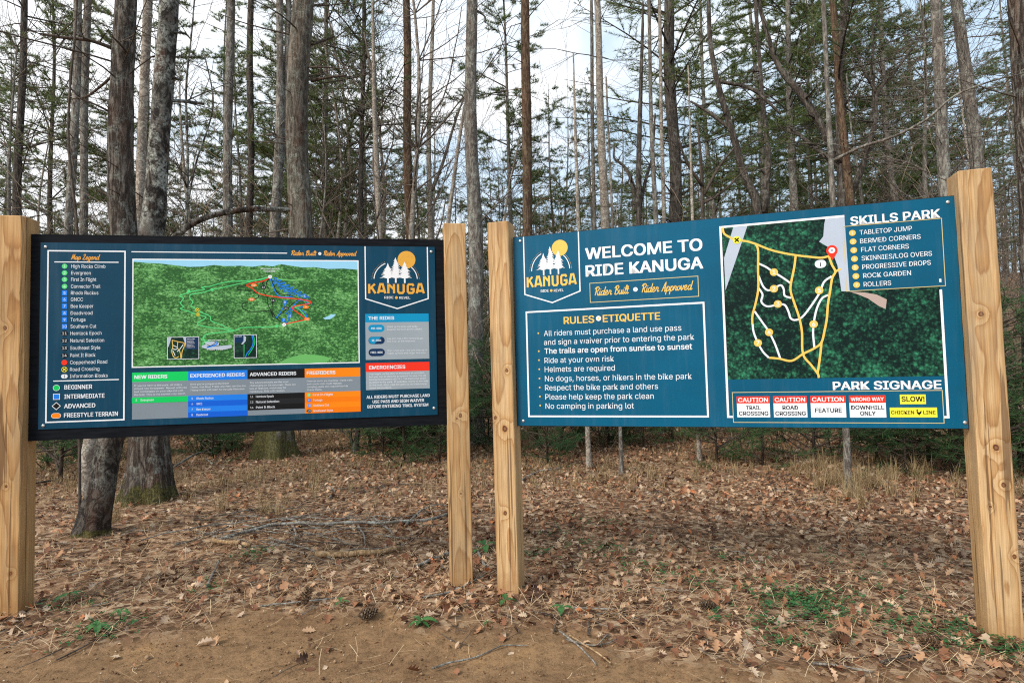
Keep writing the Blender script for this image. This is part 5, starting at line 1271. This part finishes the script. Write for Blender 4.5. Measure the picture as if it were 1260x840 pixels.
# outlines of dead leaves: lobed oak, pointed oval, torn maple; (along, across)
OAK = [(0, 0), (.12, .05), (.2, .2), (.3, .1), (.42, .32), (.52, .13), (.66, .34), (.75, .14), (.88, .2), (1, 0)]
OVAL = [(0, 0), (.2, .16), (.45, .25), (.7, .2), (.88, .1), (1, 0)]
MAPLE = [(0, 0), (.15, .12), (.2, .42), (.38, .28), (.52, .52), (.6, .22), (.8, .24), (1, 0)]
def leaf_mesh(x, y, z, size, rs, outline, tilt=.5):
    n = len(x); up = np.array(outline); m = len(up)
    # half outlines either side of the midrib as quads/tris between successive stations
    st = np.vstack([np.c_[up[:, 0], np.zeros(m)], np.c_[up[:, 0], up[:, 1]], np.c_[up[:, 0], -up[:, 1]]])
    K = len(st)
    curl = rs.normal(.0, .55, n); fold = np.abs(rs.normal(.35, .3, n)); tw = rs.normal(0, .5, n)
    a = st[None, :, 0] - .5; b = st[None, :, 1] * rs.uniform(.75, 1.3, (n, 1)) * (1 + rs.normal(0, .12, (n, K)))
    h = curl[:, None] * (a ** 2 - .08) + fold[:, None] * np.abs(b) + tw[:, None] * a * b
    L_ = np.stack([np.broadcast_to(a, b.shape), b, h], -1) * size[:, None, None]
    yaw = rs.uniform(0, 2 * np.pi, n); tx_ = rs.normal(0, tilt, n); ty_ = rs.normal(0, tilt, n)
    cx, sx = np.cos(tx_), np.sin(tx_); cy, sy = np.cos(ty_), np.sin(ty_); cz, sz = np.cos(yaw), np.sin(yaw)
    X, Y, Z = L_[..., 0], L_[..., 1], L_[..., 2]
    Y, Z = Y * cx[:, None] - Z * sx[:, None], Y * sx[:, None] + Z * cx[:, None]
    X, Z = X * cy[:, None] + Z * sy[:, None], -X * sy[:, None] + Z * cy[:, None]
    X, Y = X * cz[:, None] - Y * sz[:, None], X * sz[:, None] + Y * cz[:, None]
    Z = Z - Z.min(1)[:, None] * .75
    V = np.stack([X + x[:, None], Y + y[:, None], Z + z[:, None]], -1).reshape(-1, 3)
    F = []
    for i in range(m - 1):
        F += [(i, i + 1, m + i + 1), (i, m + i + 1, m + i), (i, 2 * m + i + 1, i + 1), (i, 2 * m + i, 2 * m + i + 1)]
    F = np.array(F); F = F[[len(set(map(tuple, np.round(st[f], 6)))) == 3 for f in F]]
    FF = (F[None] + (np.arange(n) * K)[:, None, None]).reshape(-1, 3)
    return V, FF
def leaf_litter():
    rs = np.random.default_rng(5); VV, FF, off = [], [], 0
    def dens(s, k):
        def f(x, y):
            d = dirt_f(x, y); p = .35 + .9 * (fbm(x * .9 + 40, y * .9, 3) + .25)
            side = .55 + .45 * sstep(-2.5, .6, x + .25 * (y - 4))      # the right side carries more broad leaves
            foot = sum(np.exp(-((x - a) ** 2 + (y - b) ** 2) / .05) for a, b in POST_FEET)
            return np.clip(((1 - .95 * d) * p * side + 1.2 * foot) * s * np.clip(1 - (y - 5) / k, .35, 1), 0, 1)
        return f
    for outline, n, s, lo, hi in ((OAK, 110000, .9, .032, .082), (OVAL, 150000, .9, .020, .054), (MAPLE, 50000, .85, .03, .072)):
        x, y = spread_pts(n, dens(s, 14), rs)
        sz = rs.uniform(lo, hi, len(x)) * (1 + .03 * np.clip(y - 5, 0, 10))
        V, F = leaf_mesh(x, y, gz(x, y) + rs.uniform(-.006, .012, len(x)), sz, rs, outline, .5)
        VV.append(V); FF.append(F + off); off += len(V)
    o = mesh_np('leaf_litter', np.vstack(VV), np.vstack(FF), M['litter'])
    tag(o, 'brown and tan dead leaves lying thick over the forest floor', 'dead leaves', kind='stuff')
leaf_litter()
def strips(x, y, z, ln, wd, rs, rise=.15, bend=.25, m=3):
    """thin bent strips lying about (pine straw) or standing (grass)"""
    n = len(x); a = rs.uniform(0, 2 * np.pi, n); t = np.linspace(0, 1, m)
    turn = rs.normal(0, bend, n); el = rs.normal(rise, .16, n)
    aa = a[:, None] + turn[:, None] * t[None]
    px = x[:, None] + np.cos(aa) * (t - .5)[None] * ln[:, None]; py = y[:, None] + np.sin(aa) * (t - .5)[None] * ln[:, None]
    pz = z[:, None] + np.abs(el)[:, None] * ln[:, None] * t[None] + .004
    s = np.stack([-np.sin(aa), np.cos(aa), np.zeros_like(aa)], -1) * (wd[:, None, None] / 2)
    Pm = np.stack([px, py, pz], -1)
    V = np.stack([Pm - s, Pm + s], 2).reshape(n, 2 * m, 3)
    f = np.array([(2 * i, 2 * i + 1, 2 * i + 3, 2 * i + 2) for i in range(m - 1)])
    F = (f[None] + (np.arange(n) * 2 * m)[:, None, None]).reshape(-1, 4)
    return V.reshape(-1, 3), F
def pine_straw():
    rs = np.random.default_rng(8)
    x, y = spread_pts(140000, lambda x, y: np.clip((1 - .945 * dirt_f(x, y)) * (.25 + 1.0 * sstep(5.5, 3.2, y) + .6 * sstep(0, -3, x) * sstep(8, 4, y)) * (.5 + 1.4 * (fbm(x * 1.3, y * 1.3 + 9, 3) + .3)), 0, 1), rs, 1.9, 10)
    n = len(x)
    V, F = strips(x, y, gz(x, y) + rs.uniform(0, .02, n), rs.uniform(.05, .15, n), rs.uniform(.0012, .0032, n), rs)
    tag(mesh_np('pine_straw', V, F, M['straw']), 'tan pine straw strewn along the edge of the bare dirt', 'pine straw', kind='stuff')
pine_straw()
def dry_grass():
    rs = np.random.default_rng(9); C_ = []
    x, y = spread_pts(11000, lambda x, y: np.clip(1.5 * (fbm(x * .7 + 3, y * .7, 3) + .22) * sstep(5.2, 8.0, y) * 1.8, 0, 1), rs, 5, 14)
    for a, b in zip(x, y): C_.append((a, b, rs.uniform(.05, .17), rs.integers(9, 18)))
    for px, py, h, n, r, q in ((1043, 606, .34, 60, .28, 12), (1000, 588, .3, 50, .35, 8), (1090, 585, .28, 45, .3, 8), (1150, 560, .3, 45, .4, 8), (328, 632, .24, 40, .10, 3), (288, 628, .2, 22, .08, 2), (150, 640, .28, 30, .12, 3), (350, 588, .2, 40, .35, 6), (540, 590, .2, 30, .3, 5), (800, 575, .2, 30, .5, 8), (1225, 600, .25, 30, .3, 5)):
        g = on_ground(px, py)
        for _ in range(q): C_.append((g.x + rs.normal(0, r), g.y + rs.normal(0, r), h * rs.uniform(.6, 1.1), n))
    VV, FF, off = [], [], 0
    for a, b, h, n in C_:
        n = int(n); z = gzf(a, b); az = rs.uniform(0, 6.28, n); out = np.abs(rs.normal(.5, .35, n)); ln = h * rs.uniform(.6, 1.3, n)
        t = np.array([0, .4, .75, 1.0])
        r = out[:, None] * ln[:, None] * t[None] ** 1.6; zz = z + ln[:, None] * (t[None] - .55 * out[:, None] * t[None] ** 2.4)
        bx = a + rs.normal(0, .025, n); by = b + rs.normal(0, .025, n)
        P = np.stack([bx[:, None] + np.cos(az)[:, None] * r, by[:, None] + np.sin(az)[:, None] * r, np.maximum(zz, z + .006)], -1)
        w_ = (np.array([1, .85, .55, .08])[None, :, None] * np.stack([-np.sin(az), np.cos(az), 0 * az], -1)[:, None, :]) * (.0019 + .0006 * (b > 7))
        V = np.stack([P - w_, P + w_], 2).reshape(n, 8, 3)
        f = np.array([(2 * i, 2 * i + 1, 2 * i + 3, 2 * i + 2) for i in range(3)])
        VV.append(V.reshape(-1, 3)); FF.append((f[None] + (np.arange(n) * 8)[:, None, None]).reshape(-1, 4) + off); off += n * 8
    tag(mesh_np('dry_grass', np.vstack(VV), np.vstack(FF), M['dry_grass']), 'straw coloured dry grass in loose tufts among the leaves', 'dry grass', kind='stuff')
dry_grass()
def ground_cover():
    """small clover-like green leaves in patches"""
    rs = np.random.default_rng(12); X, Y = [], []
    for px, py, n, r in ((965, 738, 60, .09), (993, 744, 130, .10), (1005, 752, 60, .08), (925, 728, 35, .10), (1000, 765, 60, .13), (950, 790, 30, .07), (882, 762, 14, .03), (1100, 762, 40, .10), (1130, 775, 50, .12), (1160, 785, 40, .10), (1200, 775, 50, .10), (1235, 795, 60, .10), (1245, 800, 30, .06), (1190, 800, 25, .12), (860, 715, 40, .16), (830, 712, 20, .1), (1080, 720, 30, .15), (710, 675, 40, .13), (760, 678, 40, .12), (660, 682, 20, .06), (310, 683, 60, .07), (130, 775, 50, .10), (90, 745, 40, .1), (255, 728, 20, .08), (1050, 690, 16, .15), (790, 700, 30, .1), (900, 690, 26, .12), (940, 760, 40, .1), (1020, 735, 50, .12), (690, 655, 20, .1), (740, 645, 24, .12), (690, 560, 30, .4), (400, 560, 50, .5), (430, 565, 40, .4), (960, 560, 40, .5)):
        g = on_ground(px, py); X.append(g.x + rs.normal(0, r, n)); Y.append(g.y + rs.normal(0, r, n))
    x = np.concatenate(X); y = np.concatenate(Y); n0 = len(x)
    x = np.repeat(x, 3) ; y = np.repeat(y, 3); n = len(x)
    a = np.tile(np.array([0, 2.09, 4.19]), n0) + np.repeat(rs.uniform(0, 6.28, n0), 3); h = np.repeat(rs.uniform(.012, .04, n0), 3); s = np.repeat(rs.uniform(.010, .020, n0), 3)
    z = gz(x, y) + h
    up = np.array([(0, 0), (.35, .32), (.75, .42), (1, .22), (1, -.22), (.75, -.42), (.35, -.32)])
    u = up[None, :, 0] * s[:, None]; v = up[None, :, 1] * s[:, None]
    til = rs.normal(.15, .3, n)[:, None]
    V = np.stack([x[:, None] + np.cos(a)[:, None] * u - np.sin(a)[:, None] * v, y[:, None] + np.sin(a)[:, None] * u + np.cos(a)[:, None] * v, z[:, None] + til * u], -1).reshape(-1, 3)
    f = np.array([(0, i, i + 1) for i in range(1, 6)]); F = (f[None] + (np.arange(n) * 7)[:, None, None]).reshape(-1, 3)
    tag(mesh_np('clover', V, F, M['leaf_green']), 'low green clover patches among the dead leaves near the bare dirt', 'clover', kind='stuff')
ground_cover()
def twig_litter():
    rs = np.random.default_rng(14); rg = random.Random(14); mb = MB()
    x, y = spread_pts(3000, lambda x, y: np.clip((1 - .85 * dirt_f(x, y)) * (.55 + .5 * sstep(.5, -1.5, x)), 0, 1), rs, 2.1, 9)
    for a, b in zip(x, y):
        ln = rg.uniform(.06, .34); an = rg.uniform(0, 6.28); r = rg.uniform(.0012, .0038); p = []
        for k in range(4):
            an += rg.gauss(0, .22); a2 = a + math.cos(an) * ln * k / 3; b2 = b + math.sin(an) * ln * k / 3; p.append((a2, b2, gzf(a2, b2) + .012 + rg.uniform(0, .018)))
        mb.tube(p, [r, r * .9, r * .7, r * .4], 4, rg.choice((0, 0, 1)), cap=False)
    for k in range(70):
        g = on_ground(rg.gauss(380, 75), rg.gauss(655, 16)); an = rg.gauss(.15, .5); ln = rg.uniform(.3, 1.1); r = rg.uniform(.002, .0055); p = []; a, b = g.x - ln / 2, g.y
        for q in range(6):
            an += rg.gauss(0, .16); a += math.cos(an) * ln / 6; b += math.sin(an) * ln / 6; p.append((a, b, gzf(a, b) + .02 + rg.uniform(0, .03)))
        mb.tube(p, [r, r, r * .9, r * .8, r * .6, r * .3], 5, rg.choice((0, 1, 1)), cap=False)
    o = mb.build('twig_litter', [M['twig'], M['twig_grey']], None, smooth=True)
    tag(o, 'thin brown and grey twig bits scattered over the leaves', 'twigs', kind='stuff')
twig_litter()
def pebbles():
    rs = np.random.default_rng(15); x, y = spread_pts(52000, lambda x, y: .05 + .75 * dirt_f(x, y) * (.3 + 1.6 * np.clip(fbm(x * 2.5, y * 2.5 + 4, 3) + .2, 0, 1)), rs, 1.9, 4.4); n = len(x)
    o8 = np.array([(1, 0, 0), (0, 1, 0), (-1, 0, 0), (0, -1, 0), (0, 0, .7), (0, 0, -.7)]); s = rs.gamma(1.6, .0016, n) + .001
    V = o8[None] * s[:, None, None] * rs.uniform(.6, 1.3, (n, 6, 1)); an = rs.uniform(0, 6.28, n)
    V = np.stack([V[..., 0] * np.cos(an)[:, None] - V[..., 1] * np.sin(an)[:, None] + x[:, None], V[..., 0] * np.sin(an)[:, None] + V[..., 1] * np.cos(an)[:, None] + y[:, None], V[..., 2] + gz(x, y)[:, None] + s[:, None] * .3 + .002], -1)
    f = np.array([(0, 1, 4), (1, 2, 4), (2, 3, 4), (3, 0, 4), (1, 0, 5), (2, 1, 5), (3, 2, 5), (0, 3, 5)])
    m = foliage_mat('soil_crumb', [(0, (.09, .05, .03)), (.6, (.19, .115, .06)), (.9, (.28, .2, .13)), (1, (.4, .36, .3))], .9, 0)
    tag(mesh_np('soil_crumbs', V.reshape(-1, 3), (f[None] + (np.arange(n) * 6)[:, None, None]).reshape(-1, 3), m), 'small soil crumbs and grit on the bare dirt', 'grit', kind='stuff')
pebbles()

# ---- fallen branches, each one a thing
def stick(label, pts, w0, w1, mat='twig_grey', forks=(), name='fallen_branch', cat='branch', lift=.0, seed=1, group=None):
    """photo points on the ground; widths in photo pixels at the ends"""
    G = [on_ground(px, py) for px, py in pts]; b = G[0].copy(); k = len(G); rg = random.Random(seed)
    d = sum(g.y for g in G) / k
    def line(P, a, c, lz):
        q = smooth_line([tuple(p - b) for p in P], 5); n = len(q); out = []
        for i, v in enumerate(q):
            t = i / (n - 1); r = (a + (c - a) * t) * d / FPX / 2 * .8
            out.append(((v[0] + rg.gauss(0, r * .15), v[1] + rg.gauss(0, r * .15), gzf(v[0] + b.x, v[1] + b.y) - b.z + r * .8 + .012 + lz * math.sin(math.pi * t)), r))
        return out
    mb = MB(); q = line(G, w0, w1, lift); mb.tube([v[0] for v in q], [v[1] * (1 + .04 * rg.uniform(-1, 1)) for v in q], 8, 0, .03, seed)
    for f in forks:
        q = line([on_ground(*p) for p in f], w1 * .9 + .3, max(.6, w1 * .4), .01); mb.tube([v[0] for v in q], [v[1] for v in q], 5, 0, .05, seed)
    o = mb.build(name, M[mat], None, smooth=True); o.location = b
    return tag(o, label, cat, group)
stick('long grey lichen covered branch lying level behind the trail map posts', [(268, 668), (318, 655), (345, 650), (420, 649), (480, 648), (530, 643), (553, 634)], 5.5, 4.5, 'twig_grey', [[(360, 650), (364, 660), (362, 668)], [(440, 648), (448, 662), (449, 672)], [(460, 640), (478, 655), (487, 666)], [(500, 648), (520, 630), (545, 622)]], seed=2, lift=.02)
stick('pale curved branch lying in front of the long grey lichen covered one', [(330, 664), (352, 670), (378, 677), (412, 691)], 3.2, 2.5, 'twig_grey', seed=3)
stick('bark stripped tan split log between the trail map sign posts', [(388, 686), (430, 686), (462, 684), (492, 677)], 9, 8, 'twig_tan', name='split_log', cat='log', seed=4)
stick('short tan chunk of bare wood left of the green clump under the trail map board', [(262, 668), (282, 671), (308, 674)], 7, 6, 'twig_tan', name='wood_chunk', cat='log', seed=5)
stick('grey lichen branch ending at the foot of the trail map sign\u2019s second post', [(513, 699), (535, 690), (556, 682)], 5, 4.5, 'twig_grey', seed=6)
stick('short lichen branch lying between the two middle posts', [(586, 676), (592, 690), (598, 700)], 5, 4, 'twig_grey', seed=7)
stick('thin grey stick slanting up to the foot of the trail map sign\u2019s second post', [(520, 738), (550, 732), (575, 722), (594, 711)], 3, 2.5, 'twig_grey', seed=8)
stick('slender grey stick lying alone on the bare dirt at the bottom of the photo', [(531, 826), (556, 818), (585, 812), (605, 803), (620, 797), (648, 797)], 3.0, 1.5, 'twig_grey', seed=9)
stick('small forked brown twig on the bare dirt above the slender grey stick', [(544, 783), (560, 792), (580, 797)], 1.6, 1.2, 'twig', [[(564, 800), (580, 782), (587, 772)]], seed=10)
stick('longest tan stick of the little bundle at the edge of the dirt', [(688, 779), (705, 792), (722, 808), (734, 821)], 3.2, 2.4, 'twig_grey', seed=11)
stick('straight tan stick crossing the longest one in the little bundle', [(700, 784), (720, 797), (740, 810), (751, 819)], 3.2, 2.4, 'twig_tan', seed=12)
stick('bent grey stick at the back of the little bundle with a side twig', [(697, 790), (725, 797), (745, 795), (759, 789)], 3, 2, 'twig_grey', [[(735, 797), (746, 787), (751, 783)]], seed=13)
stick('dark crooked twig at the left end of the little stick bundle', [(681, 782), (684, 771), (689, 763), (693, 758)], 3, 2, 'twig', seed=14)
stick('thick dark bent stick standing up behind the little stick bundle', [(724, 785), (724, 772), (728, 760)], 3.4, 2.6, 'twig', seed=15)
stick('grey lichen stick lying level above the little stick bundle', [(703, 750), (730, 752), (757, 752)], 3.6, 3, 'twig_grey', seed=16)
stick('pale lichen branch along the dirt edge near the right timber post', [(1000, 820), (1025, 822), (1050, 826), (1083, 833)], 4, 3, 'twig_grey', seed=17)
stick('dark brown bent branch above the pale lichen one near the right timber post', [(1083, 819), (1110, 813), (1128, 808), (1142, 803)], 4.4, 3, 'twig', seed=18)
stick('thin brown stick slanting down into the dirt left of the pale lichen branch', [(975, 806), (990, 815), (1003, 826)], 2, 1.5, 'twig', seed=19)
stick('grey bent branch lying beneath the RULES box behind the welcome board', [(640, 594), (655, 585), (668, 580), (690, 578)], 3.2, 2, 'twig_grey', seed=20)
stick('pale forked branch lying beyond the thick furrowed pine trunk', [(213, 577), (235, 570), (262, 558), (276, 548)], 3.4, 2, 'twig_grey', [[(250, 565), (262, 572), (276, 564)]], seed=21, lift=.1)
stick('dark thin stick on the leaves left of the trail map sign\u2019s second post', [(405, 605), (440, 602), (480, 598), (520, 597)], 2.2, 1.5, 'twig', seed=22)
stick('short pale upright forked twig in the leaves behind the trail map board', [(405, 615), (412, 606), (406, 600)], 3, 2, 'twig_grey', seed=23)
stick('thin dark stick across the leaves in front of the leaning lichen trunk', [(215, 672), (240, 666), (275, 652), (300, 640)], 2.5, 1.6, 'twig_grey', seed=24)
stick('thick dark branch piece at the dirt edge under the trail map board', [(255, 725), (262, 708), (270, 692)], 4.2, 3, 'twig_grey', seed=25)
stick('long thin stick running along the dirt edge under the trail map board', [(320, 748), (360, 744), (400, 740), (415, 738)], 3, 2, 'twig_grey', seed=26)
stick('long dark twig lying from the near timber post\u2019s foot towards the dirt', [(70, 815), (110, 795), (150, 775), (195, 755)], 2.6, 1.6, 'twig', seed=27)

# ---- pine cones
def pine_cone_proto():
    mb = MB(); n = 15; rg = random.Random(4)
    mb.tube([(0, 0, 0), (0, 0, .05), (0, 0, .105)], [.007, .009, .003], 8)
    for k in range(n * 5):
        t = k / (n * 5); a = k * 2.39996; z = .006 + .1 * t; R_ = .026 * math.sin(math.pi * (.12 + .82 * t)) ** .8 + .003
        c, s = math.cos(a), math.sin(a); wd = .008 * (1 - .5 * t); r0 = .006
        P = [(r0, -wd * .5, z), (r0, wd * .5, z), (R_, wd, z + .012), (R_ + .003, 0, z + .016), (R_, -wd, z + .012)]
        Q = [(x * c - y * s, x * s + y * c, h) for x, y, h in P]; mb.face(Q)
        mb.face([(x * c - y * s, x * s + y * c, h - .0022) for x, y, h in P][::-1])
        for i in range(5): j = (i + 1) % 5; lo = lambda p: (p[0], p[1], p[2] - .0022); mb.face([lo(Q[i]), lo(Q[j]), Q[j], Q[i]])
    return mb.build('pine_cone', foliage_mat('cone_scale', [(0, (.05, .03, .02)), (.6, (.12, .075, .045)), (1, (.26, .19, .13))], .8, 0))
cone0 = pine_cone_proto()
for i, (px, py, rz, ti, label) in enumerate(((440, 762, .3, 1.45, 'open brown pine cone lying on the dirt edge left of the bright green seedling'), (373, 750, 1.2, .5, 'dark pine cone standing at the dirt edge under the trail map board'),
        (886, 753, 2.9, 1.4, 'dark pine cone in the leaves under the skills park map, left of the clover'), (1046, 790, 3.4, 1.45, 'dark pine cone in the straw below the clover patch'),
        (1163, 801, 2.6, 1.4, 'pale weathered pine cone near the right timber post\u2019s foot'), (818, 757, .9, 1.3, 'orange brown pine cone half hidden in the leaves right of the stick bundle'))):
    o = cone0 if i == 0 else cone0.copy()
    if i: COL.objects.link(o)
    g = on_ground(px, py); o.location = (g.x, g.y, gzf(g.x, g.y) + .022); o.rotation_euler = (0, ti, rz); o.scale = (1.1, 1.1, 1.0) if i != 5 else (.8, .8, .7)
    tag(o, label, 'pine cone', 'pine cones on the ground')
# ---- seedlings
def seedling(label, px, py, n, ln, seed, h=.05, narrow=.34):
    rg = random.Random(seed); g = on_ground(px, py); ln *= 1.15
    root = tag(empty('seedling', (g.x, g.y, gzf(g.x, g.y))), label, 'seedling')
    mb = MB(); mb.tube([(0, 0, -.02), (.003, 0, h * .6), (0, .002, h)], [.0028, .0022, .0016], 6); mb.build('stem', M['leaf_green'], root, smooth=True)
    for k in range(n):
        a = k * 6.283 / n + rg.uniform(-.4, .4); L_ = ln * rg.uniform(.7, 1.15); el = rg.uniform(.1, .7); m = 6; mb = MB(); c, s = math.cos(a), math.sin(a); row = []
        for i in range(m + 1):
            t = i / m; wd = L_ * narrow * math.sin(math.pi * min(1, t * .93 + .05)) ** .8 * (1 if i < m else .05); x = .004 + L_ * t; z = h * .8 + L_ * (el * t - .55 * t * t)
            row.append([(x * c - y * s, x * s + y * c, z + abs(y) * .35) for y in (-wd / 2, 0, wd / 2)])
        for i in range(m):
            for j in range(2): mb.face([row[i][j], row[i][j + 1], row[i + 1][j + 1], row[i + 1][j]])
        mb.build('leaf', M['leaf_green'], root, smooth=True)
seedling('bright green seedling with a rosette of leaves alone at the dirt edge', 517, 770, 7, .085, 1, .035)
seedling('upright two leaved green seedling in front of the welcome sign\u2019s left post', 622, 746, 3, .07, 2, .05, .4)
seedling('green seedling beside the grey lichen stick above the stick bundle', 692, 755, 4, .065, 3, .05, .45)
seedling('tiny green sprout on the bare dirt near the forked brown twig', 599, 768, 3, .035, 4, .02)
seedling('broad leaved green plant in the gap between the two middle posts', 597, 678, 4, .075, 5, .06, .5)
seedling('small green plant just left of the broad leaved one between the middle posts', 588, 681, 3, .05, 6, .04, .5)
seedling('green plant with drooping leaves near the near timber post\u2019s foot', 85, 742, 6, .07, 7, .07, .4)
seedling('low spreading green plant at the dirt edge right of the near timber post', 120, 778, 7, .07, 8, .05, .4)
seedling('green leafy sprig between the two plants by the near timber post', 148, 762, 5, .06, 9, .06, .4)
seedling('green leaf pair at the dirt edge under the rider table', 419, 747, 3, .05, 10, .04, .45)
